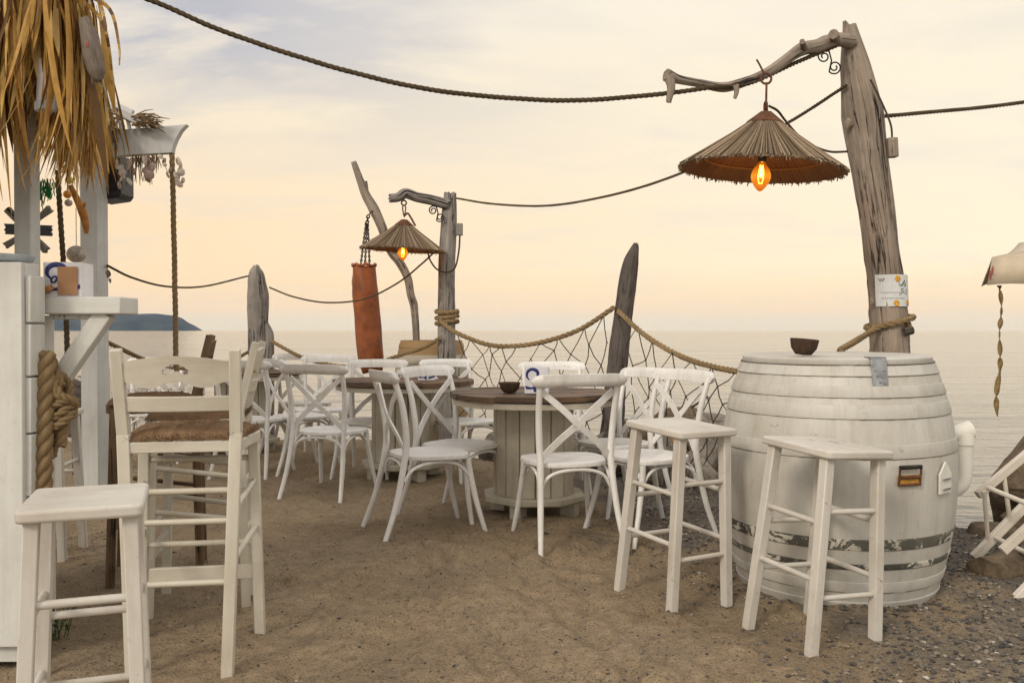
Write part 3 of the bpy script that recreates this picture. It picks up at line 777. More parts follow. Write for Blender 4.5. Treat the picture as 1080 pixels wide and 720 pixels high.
# hinge plate folded over the rim
ang = -PI/2+.065; M4 = Matrix.Rotation(ang, 4, 'Z')
m = MB(); m.bar(M4 @ Vector((.412, 0, 1.024)), M4 @ Vector((.433, 0, .905)), .064, .004, M4.to_3x3() @ Vector((1, 0, 0))); m.bar(M4 @ Vector((.414, 0, 1.0265)), M4 @ Vector((.35, 0, 1.0275)), .064, .004, (0, 0, 1))
hp = m.build('hinge_plate', M['galv'], br, 30, .001)
m = MB()
for (u, z) in ((-.018, .975), (.018, .975), (-.010, .955), (.012, .95), (.0, .93), (.018, .925)):
    p = M4 @ Vector((.4145+(1.024-z)*.1765+.0005, u, z)); m.lathe([(.005, 0), (.004, .003), (0, .004)], 10, p, Matrix.Rotation(ang, 3, 'Z') @ Matrix.Rotation(PI/2, 3, 'Y'))
m.build('rivet', M['galv'], hp, 40)
# rusty drawer-style handle
def on_barrel(px, py, off=0.0):
    d = FW+Vector((1, 0, 0))*((px-CX)/FPX)+UPV*((CY-py)/FPX); p = CAM.copy(); lo, hi = 2.6, 4.6
    for i in range(2000):
        q = CAM+d*((2.6+i*.001)/d.y)
        if math.hypot(q.x-BX, q.y-BY) <= barrel_r(max(0, min(1, q.z)))+off: return q
    return q
c = on_barrel(958.5, 496, .004)-Vector((BX, BY, 0)); an = math.atan2(c.y, c.x); rc = Vector((math.cos(an), math.sin(an), 0)); tg = Vector((-math.sin(an), math.cos(an), 0)); up = Vector((0, 0, 1))
m = MB(); m.bar(c-tg*.052+rc*.004-up*.018, c+tg*.052+rc*.004-up*.018, .040, .006, rc)
hb = m.build('handle_plate', M['brass'], br, 30, .002)
m = MB(); m.tube([c-tg*.048-up*.035+rc*.006, c-tg*.048+up*.032+rc*.014], .0045, 8); m.tube([c+tg*.048-up*.035+rc*.006, c+tg*.048+up*.032+rc*.014], .0045, 8)
m.tube([c-tg*.05-up*.036+rc*.008, c+tg*.05-up*.036+rc*.008], .0055, 8); m.tube([c-tg*.046-up*.006+rc*.010, c+tg*.046-up*.006+rc*.010], .007, 8)
m.build('handle_frame', M['rust'], hb, 50)
m = MB(); m.tube([c-tg*.048+up*.034+rc*.014, c+tg*.048+up*.034+rc*.014], .0085, 10); m.build('grip', M['iron'], hb, 50)
# small house-shaped plaque
c = on_barrel(996, 500, .004)-Vector((BX, BY, 0)); an = math.atan2(c.y, c.x); rc = Vector((math.cos(an), math.sin(an), 0)); tg = Vector((-math.sin(an), math.cos(an), 0))
B3 = Matrix((tg, up, rc)).transposed().to_4x4(); B3.translation = c+rc*.004
m = MB(); m.prism([(-.045, -.06), (.045, -.06), (.045, .02), (0, .07), (-.045, .02)], .008, B3); pl = m.build('plaque', M['pvc'], br, 30, .002)
m = MB()
for yy in (-.045, -.005): m.prism([(-.030, yy), (.026, yy), (.030, yy+.007), (-.026, yy+.007)], .0025, B3 @ Matrix.Translation((0, 0, .009)))
m.build('plaque_trim', M['galv'], pl, 30)
# bent drain pipe beside the barrel
def rel(px, py, Y): return P(px, py, Y)-Vector((BX, BY, 0))
m = MB(); YP = 4.02; m.tube(catmull([rel(1000, 512, YP), rel(1007, 512, YP), rel(1014, 505, YP), rel(1016, 492, YP), rel(1016.5, 476, YP), rel(1017, 462, YP)], 7), .040, 18); m.build('drain_pipe', M['pvc'], br, 50)
m = MB(); m.tube([rel(1017, 466, YP), rel(1017, 455, YP)], .046, 18); m.tube(catmull([rel(985, 457, YP), rel(1000, 455.5, YP), rel(1012, 454, YP), rel(1024, 451, YP)], 5), [.034, .036, .040, .044], 16); m.build('pipe_elbow', M['pvc'], br, 50)
br.location = (BX, BY, gheight(BX, BY)-.012); br.rotation_euler = (R(.6), R(-.4), 0)

# ------------------------------------------------------------------ weathered posts, arms, lamps
def U(pxs, Y0, Y1=None):
    """points given in the photograph, depth running from Y0 to Y1"""
    Y1 = Y0 if Y1 is None else Y1; n = len(pxs)
    return [P(x, y, Y0+(Y1-Y0)*i/max(1, n-1)) for i, (x, y) in enumerate(pxs)]
def scroll(m, o, s, r):
    """wrought iron double scroll in the x,z plane"""
    for (cx_, cz_, a0, sg) in ((-.030*s, .012*s, 40, 1), (.012*s, -.030*s, 220, 1)):
        pts = []
        for i in range(26):
            a = R(a0+sg*i*22); q = .028*s*(1-i/34); pts.append(Vector(o)+Vector((cx_+q*math.cos(a), 0, cz_+q*math.sin(a))))
        m.tube(pts, r, 6)
    m.tube([Vector(o)+Vector((-.030*s+.021*s, 0, .012*s+.018*s)), Vector(o)+Vector((.0, 0, -.004*s)), Vector(o)+Vector((.012*s-.021*s, 0, -.030*s-.018*s))], r, 6)
def ring(m, c, R_, r, axis='Y', n=18):
    pts = []
    for i in range(n):
        a = 2*PI*i/n; d = {'Y': Vector((math.cos(a), 0, math.sin(a))), 'X': Vector((0, math.cos(a), math.sin(a))), 'Z': Vector((math.cos(a), math.sin(a), 0))}[axis]; pts.append(Vector(c)+d*R_)
    m.tube(pts, r, 6, closed=True)

YP4 = 4.85
p4 = thing('lamp_pole', 'thick leaning weathered driftwood pole behind the big white barrel', 'pole')
base4 = P(943, 348+1053/4.85, YP4); base4.z = -.15
m = MB(); m.log([base4, P(940, 400, YP4), P(936, 320, YP4), P(928, 250, YP4), P(918, 180, YP4), P(910, 120, YP4), P(902, 70, YP4), P(896, 26, YP4)], [.106, .101, .094, .091, .097, .106, .076, .034], 44, 1, .07, .07, .02, tipfrac=1.2); m.build('trunk', M['pole'], p4, 75)
m = MB()
for px, py, s in ((896, 128, .05), (940, 155, .055), (926, 262, .035), (905, 95, .03), (937, 190, .03), (919, 320, .03)):
    m.rock(P(px, py, YP4-.05), (s*.55, s*.6, s*1.1), int(px), 1)
m.build('knot', M['pole'], p4, 70)
m = MB(); m.log(U([(897, 44), (880, 42), (862, 49), (846, 52), (832, 61), (812, 75), (792, 84), (764, 92), (738, 88), (716, 84), (704, 80)], YP4-.05, 4.2), [.040, .034, .036, .035, .028, .026, .023, .024, .020, .022, .030], 16, 3, .16, .06, .02)
m.log(U([(705, 81), (708, 92), (705, 108)], 4.2), [.024, .020, .012], 12, 4, .15, .06, .02)
m.log(U([(776, 90), (777, 97), (775, 104)], 4.34), [.016, .012, .008], 10, 5, .15, .06, .02)
m.log(U([(848, 52), (846, 44)], 4.6, 4.5), [.018, .014], 10, 5, .15, .06, .02); m.log(U([(883, 44), (879, 36)], 4.75, 4.62), [.022, .026], 12, 6, .1, .05, .02)
m.build('branch_arm', M['pole'], p4, 70)
m = MB(); scroll(m, P(877, 63, 4.78), 1.35, .0042); m.build('scroll_bracket', M['iron'], p4, 60)
m = MB(); m.box(P(940.5, 156, 4.80), (.055, .05, .105), 0, 0, R(-3)); jb = m.build('junction_box', M['pole'], p4, 30, .006)
m = MB(); m.tube(catmull(U([(918, 84), (928, 104), (936, 122), (940, 134), (941, 148)], YP4-.12, 4.80), 5), .0055, 6); m.build('cable', M['darkrope'], p4, 60)
# paper notice wrapped on the trunk
def on_pole(px, py, rad): return P(px, py, YP4-rad)
m = MB(); NP = 10; vs = []; cxp = 936.5; hw = .100
for j, (yy, sh) in enumerate(((290.5, 0), (323.5, 2.5))):
    ctr = P(cxp-1+sh*.5, yy, YP4)
    for i in range(NP+1):
        a = -1.02+2.1*i/NP; vs.append(ctr+Vector((math.sin(a)*.103, -math.cos(a)*.103, 0)))
o_ = len(vs); vs += [v+Vector((0, .003, 0)) for v in vs]; W = NP+1
m.add(vs, [(i, i+1, W+i+1, W+i) for i in range(NP)]+[(o_+i+1, o_+i, o_+W+i, o_+W+i+1) for i in range(NP)]+[(i+1, i, o_+i, o_+i+1) for i in range(NP)]+[(W+i, W+i+1, o_+W+i+1, o_+W+i) for i in range(NP)])
no = thing('paper_notice', 'small white paper notice with yellow flowers pinned on the leaning lamp pole', 'notice')
m.build('sheet', M['paper'], no, 60)
def on_note(u, v, off=.0016):
    yy = 290.5+33*v; a = -1.02+2.1*u; ctr = P(cxp-1+2.5*v*.5, yy, YP4); return ctr+Vector((math.sin(a)*(.103+off), -math.cos(a)*(.103+off), 0)), a
def blot(m, u, v, r):
    c_, a = on_note(u, v); nrm = Vector((math.sin(a), -math.cos(a), 0)); tx = Vector((math.cos(a), math.sin(a), 0))
    Q = Matrix((tx, Vector((0, 0, 1)), nrm)).transposed(); m.lathe([(r, -.0006), (r*.8, .0008), (0, .001)], 10, c_, Q)
m = MB()
for u, v in ((.55, .13), (.50, .90), (.87, .88)):
    for k in range(6): blot(m, u+.045*math.cos(k*PI/3), v+.065*math.sin(k*PI/3), .0075)
fl = m.build('flower', M['yellow'], no, 60)
m = MB()
for v in (.56, .74):
    for k in range(14): blot(m, .16+.042*k, v+.01*(k % 2), .0024)
for k in range(5): blot(m, .10+.03*k, .14+.05*(k % 2), .004)
for k in range(6): blot(m, .66+.02*k, .34-.03*k, .004)
m.build('printing', M['ink'], no, 60)
m = MB()
for k in range(26): blot(m, .56+.30*random.random(), .22+.42*random.random(), .003)
m.build('leaf_print', M['green'], no, 60)
rebase(no, P(936, 323, YP4-.1))
rebase(p4, base4+Vector((0, 0, .15)))

def make_lamp(label, apex, S, pts_cable, tilt):
    """woven cone lamp: apex position, S = radius of rim"""
    t = thing('pendant_lamp', label, 'lamp', 'straw cone lamps with amber bulbs'); rr = random.Random(int(S*1000)); Hh = S*.70
    Rt = Matrix.Rotation(tilt, 3, 'Y') @ Matrix.Rotation(R(1.2), 3, 'X'); A = Vector(apex)
    def L(p): return A+Rt @ Vector(p)
    m = MB(); n = 520
    def profile(f): return (S*(.08+.92*f), -Hh*(.06+.94*f**.93))
    for k in range(n):
        a = 2*PI*k/n+rr.uniform(-.012, .012); e = rr.uniform(.97, 1.045); ly = rr.uniform(-.006, .006); pts = []
        for f in (0, .35, .7, e):
            r_, z_ = profile(f); pts.append(L((r_*math.cos(a), r_*math.sin(a), z_+ly)))
        m.tube(pts, [.0016, .0024, .0031, .0024+rr.uniform(0, .0016)], 4)
    for k in range(110):  # short broken ends below the rim
        a = rr.uniform(0, 2*PI); r_, z_ = profile(rr.uniform(.985, 1.01)); p = Vector((r_*math.cos(a), r_*math.sin(a), z_)); q = p+Vector((rr.uniform(-.006, .006), rr.uniform(-.006, .006), -rr.uniform(.010, .026))); m.tube([L(p), L(q)], [.004, .0022], 4)
    sh = m.build('straw_shade', M['straw'], t, 50)
    m = MB(); NB = 64; pr = [profile(f) for f in (0, .3, .6, .98)]
    up_ = [(r_-.004, z_-.004) for r_, z_ in pr]; lo_ = [(r_-.008, z_-.012) for r_, z_ in pr][::-1]
    m.lathe(up_+lo_, NB, A, Rt, close=False); m.build('shade_lining', M['straw_in'], sh, 60)
    m = MB()
    for f in (.985,):
        r_, z_ = profile(f); m.tube([L((r_*.99*math.cos(2*PI*k/40), r_*.99*math.sin(2*PI*k/40), z_-.006)) for k in range(40)], .006, 6, closed=True)
    r_, z_ = profile(.72); m.tube([L((r_*.97*math.cos(2*PI*k/40), r_*.97*math.sin(2*PI*k/40), z_-.02)) for k in range(40)], .004, 6, closed=True)
    m.build('rim_hoop', M['rope'], sh, 60)
    m = MB(); m.lathe([(S*.025, .0), (S*.07, .004), (S*.225, -Hh*.172), (S*.235, -Hh*.20), (S*.20, -Hh*.22), (.01, -.03)], 28, A, Rt, jit=.05, close=False); m.build('collar', M['rust'], t, 50)
    bz = -Hh*1.03 if S > .35 else -Hh*.86
    k = S/.39
    m = MB(); m.lathe([(.02*k, bz+.10*k), (.02*k, bz+.045*k), (.014*k, bz+.04*k)], 14, A, Rt); m.tube([L((0, 0, -.03)), L((0, 0, bz+.10*k))], .006, 6); m.build('socket', M['black'], t, 50)
    m = MB(); m.lathe([(.012*k, bz+.045*k), (.022*k, bz+.03*k), (.036*k, bz+.012*k), (.046*k, bz-.012*k), (.048*k, bz-.03*k), (.042*k, bz-.052*k), (.028*k, bz-.076*k), (.012*k, bz-.094*k), (0, bz-.10*k)], 24, A, Rt, close=False); bu = m.build('bulb', M['bulb'], t, 80)
    m = MB()
    for s in (-1, 1): m.tube(catmull([L((s*.006*k, 0, bz+.03*k)), L((s*.013*k, .0, bz-.02*k)), L((s*.008*k, 0, bz-.06*k))], 4), .0022*k, 6)
    m.tube([L((-.008*k, 0, bz-.06*k)), L((.008*k, 0, bz-.06*k))], .0022*k, 6); m.build('filament', M['filament'], bu, 60)
    ld = bpy.data.lights.new('bulb_light', 'POINT'); ld.energy = 3.4*k*k; ld.color = (1, .50, .16); ld.shadow_soft_size = .0085*k
    lo = bpy.data.objects.new('bulb_light', ld); C.objects.link(lo); lo.location = L((0, 0, bz-.028*k)); lo.parent = t
    return t
M['straw_in'] = wood('shade_inside', (.10, .06, .03), (.24, .15, .08), us=160, vs=3, rough=.9, checks=0.0)
def bulb_mat():
    t = NT('amber_bulb_glass'); em = t.node('ShaderNodeEmission'); gg = t.node('ShaderNodeTexCoord'); sp = t.node('ShaderNodeSeparateXYZ'); t.link(gg.outputs['Generated'], sp.inputs[0])
    t.link(t.ramp(sp.outputs['Z'], [(0.0, (.85, .16, .004)), (.30, (1.0, .30, .015)), (.55, (1.0, .38, .03)), (.85, (.80, .17, .004))]), em.inputs['Color']); t.link(t.ramp(sp.outputs['Z'], [(0, .55), (.5, 1.0), (1, .5)]), em.inputs['Strength'])
    tr = t.node('ShaderNodeBsdfTransparent'); tr.inputs['Color'].default_value = (1, .62, .2, 1); gl = t.node('ShaderNodeBsdfGlossy'); gl.inputs['Roughness'].default_value = .08
    mx = t.node('ShaderNodeMixShader'); mx.inputs[0].default_value = .42; t.link(em.outputs[0], mx.inputs[1]); t.link(tr.outputs[0], mx.inputs[2])
    m2 = t.node('ShaderNodeMixShader'); m2.inputs[0].default_value = .06; t.link(mx.outputs[0], m2.inputs[1]); t.link(gl.outputs[0], m2.inputs[2]); t.link(m2.outputs[0], t.out.inputs['Surface']); return t.m
M['bulb'] = bulb_mat(); M['filament'] = emit('glowing_filament', (1, .62, .16), 14)
L1 = make_lamp('large straw cone lamp with glowing amber bulb hanging above the big white barrel', P(808, 119, 4.42), .398, None, R(4.2))
m = MB(); Y = 4.42
ring(m, P(808, 83, Y), .026, .006); m.tube([P(808.5, 87, Y), P(808, 110, Y)], .0055, 7); ring(m, P(807.5, 112, Y), .022, .006, 'X'); m.tube([P(807.5, 114, Y), P(808, 124, Y)], .012, 8)
m.tube(U([(806, 78), (801, 68), (798, 63)], Y), .005, 6); m.build('hook', M['rust'], L1, 60)
rebase(L1, P(808, 119, 4.42))

YP2 = 8.2
p2 = thing('lamp_pole', 'straight grey wooden pole with a short branch arm carrying the small lamp', 'pole')
b2 = P(473, 348+1053/8.2, YP2); b2.z = -.2
m = MB(); m.log([b2, P(471.5, 380, YP2), P(471, 300, YP2), P(473, 240, YP2), P(475, 204, YP2)], [.088, .084, .080, .076, .056], 32, 7, .06, .06, .025, tipfrac=.6); m.build('trunk', M['greypole'], p2, 75)
m = MB(); m.log(U([(472, 216), (455, 211), (440, 208), (428, 204), (420, 208), (411, 209)], YP2-.05, 8.0), [.050, .046, .045, .048, .042, .040], 16, 8, .12, .05, .025); m.log(U([(430, 206), (427, 201)], 8.05), [.022, .014], 10, 9, .1, .05, .02); m.build('branch_arm', M['greypole'], p2, 70)
m = MB(); scroll(m, P(462, 224, 8.1), 1.5, .006); m.build('scroll_bracket', M['iron'], p2, 60)
m = MB(); m.box(P(484.5, 242, 8.13), (.062, .05, .11)); m.build('junction_box', M['greypole'], p2, 30, .006)
m = MB(); m.tube(catmull(U([(485, 248), (484, 264), (480, 282), (472, 287), (461, 284), (454, 275), (451, 266)], 8.12, 8.02), 5), .008, 6); m.build('cable', M['darkrope'], p2, 60)
rebase(p2, b2+Vector((0, 0, .2)))
L2 = make_lamp('small straw cone lamp with amber bulb hanging from the grey pole farther back', P(426.5, 232, 8.05), .378, None, R(3))
m = MB(); Y = 8.05
ring(m, P(426, 214, Y), .022, .007); m.tube(U([(425.5, 216), (424.5, 219), (425.5, 226), (426.5, 229)], Y), .006, 6); m.tube(U([(426.5, 216), (428, 219), (427, 226), (426.5, 229)], Y), .006, 6); m.tube(U([(426, 203), (426, 212)], Y), .006, 6)
m.tube(catmull(U([(427, 227), (430, 225), (433, 229), (438, 238)], Y-.02, 7.95), 4), .010, 6); m.build('hook', M['rust'], L2, 60)
rebase(L2, P(426.5, 232, 8.05))

# bent driftwood pole with the hanging leather bag
YB = 9.0
bp = thing('driftwood_pole', 'thin crooked driftwood pole curving up behind the small lamp', 'pole'); bb = P(441, 470, YB); bb.z = -.3
m = MB(); m.log([bb]+U([(440, 400), (439, 357), (437, 327), (433, 310), (430, 293), (422, 277), (412, 264), (403, 240), (395, 222), (386, 206), (380, 190), (373, 171)], YB), [.050, .042, .036, .038, .040, .042, .044, .043, .046, .048, .042, .036, .026], 22, 12, .14, .08, .025, tipfrac=.8); m.log(U([(387, 206), (386, 191)], YB), [.026, .014], 10, 13, .1, .05, .03); m.log(U([(418, 270), (425, 266)], YB), [.022, .014], 10, 14, .1, .05, .03); m.build('trunk', M['pole'], bp, 70); rebase(bp, bb+Vector((0, 0, .3)))
YG = 8.85
bag = thing('punching_bag', 'worn orange brown leather punching bag hanging on chains from the crooked pole', 'punching bag')
m = MB(); rr_ = []; A0 = P(384, 281, YG); A1 = P(393, 392, YG); ax = (A0-A1)
pts = [A1+ax*(i/24)+Vector((.012*math.sin(i/24*PI)*-1, 0, 0)) for i in range(25)]
rad = [.10+.03*min(1, i/2)+.012*noise.noise(Vector((i*.35, 1, 0)))-(.02 if i > 17 else 0)*(i-17)/7 for i in range(25)]
m.log([pts[i] for i in range(0, 25, 3)], [rad[i] for i in range(0, 25, 3)], 40, 21, .10, .045, .02, tipfrac=.3, crack=.02); bl = m.build('bag_body', M['leather'], bag, 70)
m = MB(); m.tube([A0+Vector((.115*math.cos(2*PI*k/24), .115*math.sin(2*PI*k/24), .01+.012*math.sin(k*1.7))) for k in range(24)], .014, 6, closed=True); m.build('rolled_rim', M['leather'], bl, 60)
def chain(m, a, b, link=.030, r=.0055):
    a, b = Vector(a), Vector(b); n = max(2, int((b-a).length/(link*.72))); d = (b-a)/n
    for i in range(n):
        c_ = a+d*(i+.5); T = d.normalized(); s_ = T.cross(Vector((0, 1, 0) if i % 2 == 0 else (1, 0, 0)))
        s_ = s_.normalized() if s_.length > 1e-3 else Vector((1, 0, 0))
        m.tube([c_+T*(link*.5*math.cos(2*PI*k/10))+s_*(link*.30*math.sin(2*PI*k/10)) for k in range(10)], r, 5, closed=True)
m = MB(); top = P(387, 236, YG)
chain(m, P(388.5, 227, 8.92), top, .05, .007)
for q in ((380, 283), (390, 283), (385, 279)): chain(m, top+Vector((0, (q[0]-385)*.01, 0)), P(q[0], q[1], YG+(q[0]-385)*.012))
m.tube(U([(396, 222), (392, 223), (388.5, 227)], 8.97, 8.92), .006, 6); m.build('chain', M['iron'], bag, 50); rebase(bag, P(387, 227, YG))

# statue shaped post
YS = 8.9
sp = thing('carved_post', 'grey weathered post shaped like a standing robed figure, rope round its neck', 'post'); sb = P(274, 470, YS); sb.z = -.3
m = MB(); m.log([sb]+U([(273, 410), (272.5, 380), (272.5, 350), (272, 325), (272, 312), (271, 300), (270.5, 290), (270, 285), (270, 280)], YS), [.098, .098, .094, .094, .104, .104, .088, .074, .058, .026], 40, 31, .06, .09, .025); m.log([sb+Vector((.10, 0, 0))]+U([(283, 400), (284, 370), (284, 352), (281, 341)], YS-.03), [.06, .055, .05, .045, .02], 14, 32, .1, .08, .03); m.build('trunk', M['greypole'], sp, 70); rebase(sp, sb+Vector((0, 0, .3)))
# dark pointed post
YD = 7.3
dp = thing('pointed_post', 'dark split wooden post with a pointed top, leaning beside the net', 'post'); db = P(640, 500, YD); db.z = -.3
m = MB(); m.log([db]+U([(645, 470), (647, 440), (650, 395), (655, 350), (661, 305), (666, 275), (671, 257)], YD), [.118, .105, .090, .083, .078, .076, .060, .024], 26, 41, .08, .12, .025, tipfrac=.8); m.build('trunk', M['darkpost'], dp, 60); rebase(dp, db+Vector((0, 0, .3)))
# tan and white barrel far back
b3 = thing('wine_barrel', 'small whitewashed barrel with a tan upper band, behind the grey lamp pole', 'barrel'); 
H3 = 1.02; X3 = (455-540)/940*8.75; Y3 = 8.75
bmix = NT('barrel_tan_white'); v = bmix.coord('Object', rand=False); xyz = bmix.node('ShaderNodeSeparateXYZ'); bmix.link(v, xyz.inputs[0]); nn = bmix.noise(v, 6, 6, .6)
zz = bmix.math('ADD', xyz.outputs['Z'], bmix.math('MULTIPLY', nn, .02)); tanf = bmix.ramp(zz, [(.89, 0.0), (.895, 1.0)]); tan2 = bmix.ramp(zz, [(.70, 1.0), (.705, 0.0)])
cc = bmix.mix(tanf, (.50, .46, .38), (.33, .20, .08)); cc = bmix.mix(tan2, cc, (.36, .25, .12)); cc = bmix.mix(bmix.math('MULTIPLY', nn, .5), cc, (.22, .17, .11)); bmix.col(cc); bmix.rough(.7)
make_barrel(b3, H3, .30, .365, .300, 20, bmix.m, 0)
for z0, z1 in ((.95, .99), (.80, .84), (.62, .66), (.3, .34)):
    r0 = barrel_r(z0, H3, .30, .365, .30); r1 = barrel_r(z1, H3, .30, .365, .30); m = MB(); m.lathe([(r0, z0), (r0+.005, z0), (r1+.005, z1), (r1, z1)], 60, close=False); m.build('hoop', bmix.m, b3, 35)
m = MB(); m.lathe([(0, H3-.02), (.292, H3-.02), (.292, H3-.01), (0, H3-.01)], 40, close=False); m.build('lid', M['brown'], b3, 40)
b3.location = (X3, Y3, -.0)

# ------------------------------------------------------------------ ropes, net
def rope_thing(name, label, pts, r, mat='darkrope', pitch=None, cat='rope', per=10, group=None):
    m = MB(); m.rope(pts, r, pitch, per); o = m.build(name, M[mat], None, 60); tag(o, label, cat, group); rebase(o, pts[0]); return o
rope_thing('overhead_rope', 'long tarred rope sagging across the sky from the thatched hut to the driftwood arm', U([(60, -30), (158, 0), (220, 27), (290, 52), (370, 76), (450, 94), (530, 103), (610, 106), (700, 99)], 3.7, 4.22)+U([(745, 93), (790, 88), (840, 66), (888, 46)], 4.26, 4.78), .0115, group='ropes strung between the poles')
rope_thing('overhead_rope', 'rope from the grey pole top to the leaning lamp pole, passing behind the lamp', U([(481, 209), (520, 215), (575, 217), (630, 209), (690, 193), (760, 165), (830, 130), (893, 90)], 8.1, 4.78), .0095, group='ropes strung between the poles')
rope_thing('overhead_rope', 'rope leaving the leaning lamp pole towards the right edge of the view', U([(930, 123), (985, 118), (1040, 113), (1110, 104)], 4.85, 5.3), .0115, group='ropes strung between the poles')
rope_thing('overhead_rope', 'thin line sagging from the statue shaped post past the leather bag to the small lamp', U([(284, 303), (310, 313), (345, 319), (385, 315), (420, 298), (445, 278), (462, 262)], 8.75, 8.1), .0085, group='ropes strung between the poles')
rope_thing('overhead_rope', 'thin line sagging between the white hut post and the statue shaped post', U([(113, 280), (140, 293), (175, 302), (215, 302), (262, 291)], 6.0, 8.75), .0085, group='ropes strung between the poles')
rope_thing('lamp_wire', 'twisted lamp wire looping from the top of the big lamp to the leaning pole', U([(811, 112), (820, 117), (828, 127), (840, 141), (856, 153), (875, 160), (894, 160)], 4.42, 4.8), .0065, cat='rope')  # wire of the big lamp, drawn with the rope builder
top_a = U([(464, 338), (480, 350), (510, 362), (535, 365), (570, 361), (610, 348), (648, 324)], 8.1, 7.25)
top_b = U([(652, 328), (680, 353), (715, 374), (750, 386), (790, 393), (850, 398), (938, 392)], 7.2, 4.9)
rope_thing('fence_rope', 'thick rope sagging from the grey lamp pole to the dark pointed post above the net', top_a, .021, 'rope', group='thick fence ropes')
rope_thing('fence_rope', 'thick rope sagging from the dark pointed post down behind the big white barrel', top_b, .021, 'rope', group='thick fence ropes')
rope_thing('fence_rope', 'thick rope hanging low from the grey lamp pole across the tan barrel', U([(463, 357), (445, 367), (420, 375), (395, 383), (360, 386), (320, 377), (287, 360)], 8.1, 8.8), .019, 'rope', group='thick fence ropes')
rope_thing('fence_rope', 'thick rope from the statue shaped post down to the left behind the bar chairs', U([(262, 371), (235, 385), (200, 389), (160, 382), (113, 361)], 8.9, 6.2), .017, 'rope', group='thick fence ropes')
# coils round poles
m = MB(); c0 = P(471.5, 337, YP2)
for k in range(3):
    zc = .075-.05*k; m.rope([c0+Vector((.098*math.cos(a), .098*math.sin(a), zc+.012*math.sin(a+k))) for a in [2*PI*i/14 for i in range(15)]], .021, .14, 4)
o = m.build('rope_coil', M['rope'], None, 60); tag(o, 'rope coil wound three times round the grey lamp pole', 'rope'); rebase(o, c0)
t = thing('tie_rope', 'thick rope tied round the foot of the leaning lamp pole, ending in a wooden toggle', 'rope')
c1 = P(938, 341, YP4); loop = []
m = MB(); m.rope(U([(886, 369), (902, 360), (918, 350)], 4.35, 4.74)+[c1+Vector((.118*math.sin(a), -.118*math.cos(a), .03*math.sin(a)+.006)) for a in (-.75, -.3, .2, .7, 1.2, 1.7, 2.4, 3.2, 4.0, 4.7, 5.3)], .017, .12, 8)
m.rope(U([(955, 335), (958, 341), (959, 349)], 4.77), .015, .1, 6); rr1 = m.build('rope_strand', M['rope'], t, 60)
m = MB(); m.log(U([(954, 350), (963, 348)], 4.74), [.024, .022], 10, 3, .1, .05, .01); m.build('toggle', M['darkpost'], t, 60); rebase(t, c1)

def net(name, label, top, bottom, nu, nv, seed, rag=.045):
    rr = random.Random(seed); m = MB(); tc = catmull(top, 10); bc = catmull(bottom, 10)
    def at(c, u): q = u*(len(c)-1); k = min(int(q), len(c)-2); return c[k].lerp(c[k+1], q-k)
    nd = {}
    for j in range(nv+1):
        for i in range(nu+1):
            if (i+j) % 2: continue
            u = min(1, max(0, i/nu+rr.uniform(-.45, .45)/nu*(j > 0))); v = j/nv+rr.uniform(-.38, .38)/nv*(0 < j < nv)
            p = at(tc, u).lerp(at(bc, u), v); p += Vector((rr.uniform(-.3, .3)*rag, (math.sin(v*PI)*.10)+rr.uniform(-rag, rag), 0)); nd[(i, j)] = p
    for (i, j), p in nd.items():
        for di in (-1, 1):
            q = nd.get((i+di, j+1))
            if q is None or rr.random() < .03: continue
            mid = (p+q)/2+Vector((rr.uniform(-.01, .01), 0, -.012*rr.random())); m.tube([p, mid, q], .0042, 4, caps=False)
        m.rock(p, (.010, .009, .010), seed+i*7+j, 0) if j > 0 else None
    o = m.build(name, M['net'], None, 60); tag(o, label, 'net', 'fishing nets hung on the fence ropes'); rebase(o, bottom[0]); return o
net('fishing_net', 'wide meshed fishing net hanging under the rope between the grey pole and the pointed post', U([(480, 350), (510, 362), (535, 365), (570, 361), (610, 348), (648, 326)], 8.0, 7.27), U([(483, 440), (520, 450), (560, 455), (600, 465), (640, 480)], 8.0, 7.1), 17, 6, 5, .07)
net('fishing_net', 'wide meshed fishing net hanging between the pointed post and the big white barrel', top_b[:6], U([(655, 490), (690, 500), (720, 500), (760, 500), (800, 500)], 6.9, 5.6), 16, 6, 8, .07)

# ------------------------------------------------------------------ small things on tables
bw = MB(); bw.lathe([(.0, .0), (.05, .003), (.078, .03), (.088, .068), (.082, .07), (.07, .035), (.03, .012), (0, .01)], 30, jit=.09, seed=3, close=False)
o = bw.build('coconut_bowl', M['coconut'], None, 60); tag(o, 'dark coconut shell bowl with a jagged rim standing on the big white barrel', 'bowl'); c_ = P(847, 371, 3.85); o.location = (c_.x, c_.y, 1.012); o.rotation_euler = (R(3), R(4), 0); o.scale = (.70, .70, 1.0)
bw = MB(); bw.lathe([(.0, .0), (.035, .003), (.055, .025), (.066, .062), (.06, .064), (.05, .03), (.02, .01), (0, .009)], 30, jit=.05, seed=6, close=False)
o = bw.build('coconut_bowl', M['coconut'], None, 60); tag(o, 'small dark coconut bowl on the middle brown plank table', 'bowl'); c_ = P(537.5, 414, 5.32); o.location = (c_.x, c_.y, .745)
def text_part(name, body, size, mat, parent, Mx, shear=.3, ext=.0012):
    cu = bpy.data.curves.new(name, 'FONT'); cu.body = body; cu.size = size; cu.extrude = ext; cu.shear = shear; cu.align_x = 'CENTER'; cu.align_y = 'CENTER'; cu.offset = size*.02
    tmp = bpy.data.objects.new('lettering_curve', cu); me = bpy.data.meshes.new_from_object(tmp); bpy.data.objects.remove(tmp); bpy.data.curves.remove(cu)
    me.transform(Mx); me.materials.clear(); me.materials.append(mat); o = bpy.data.objects.new(name, me); C.objects.link(o); o.parent = parent; return o
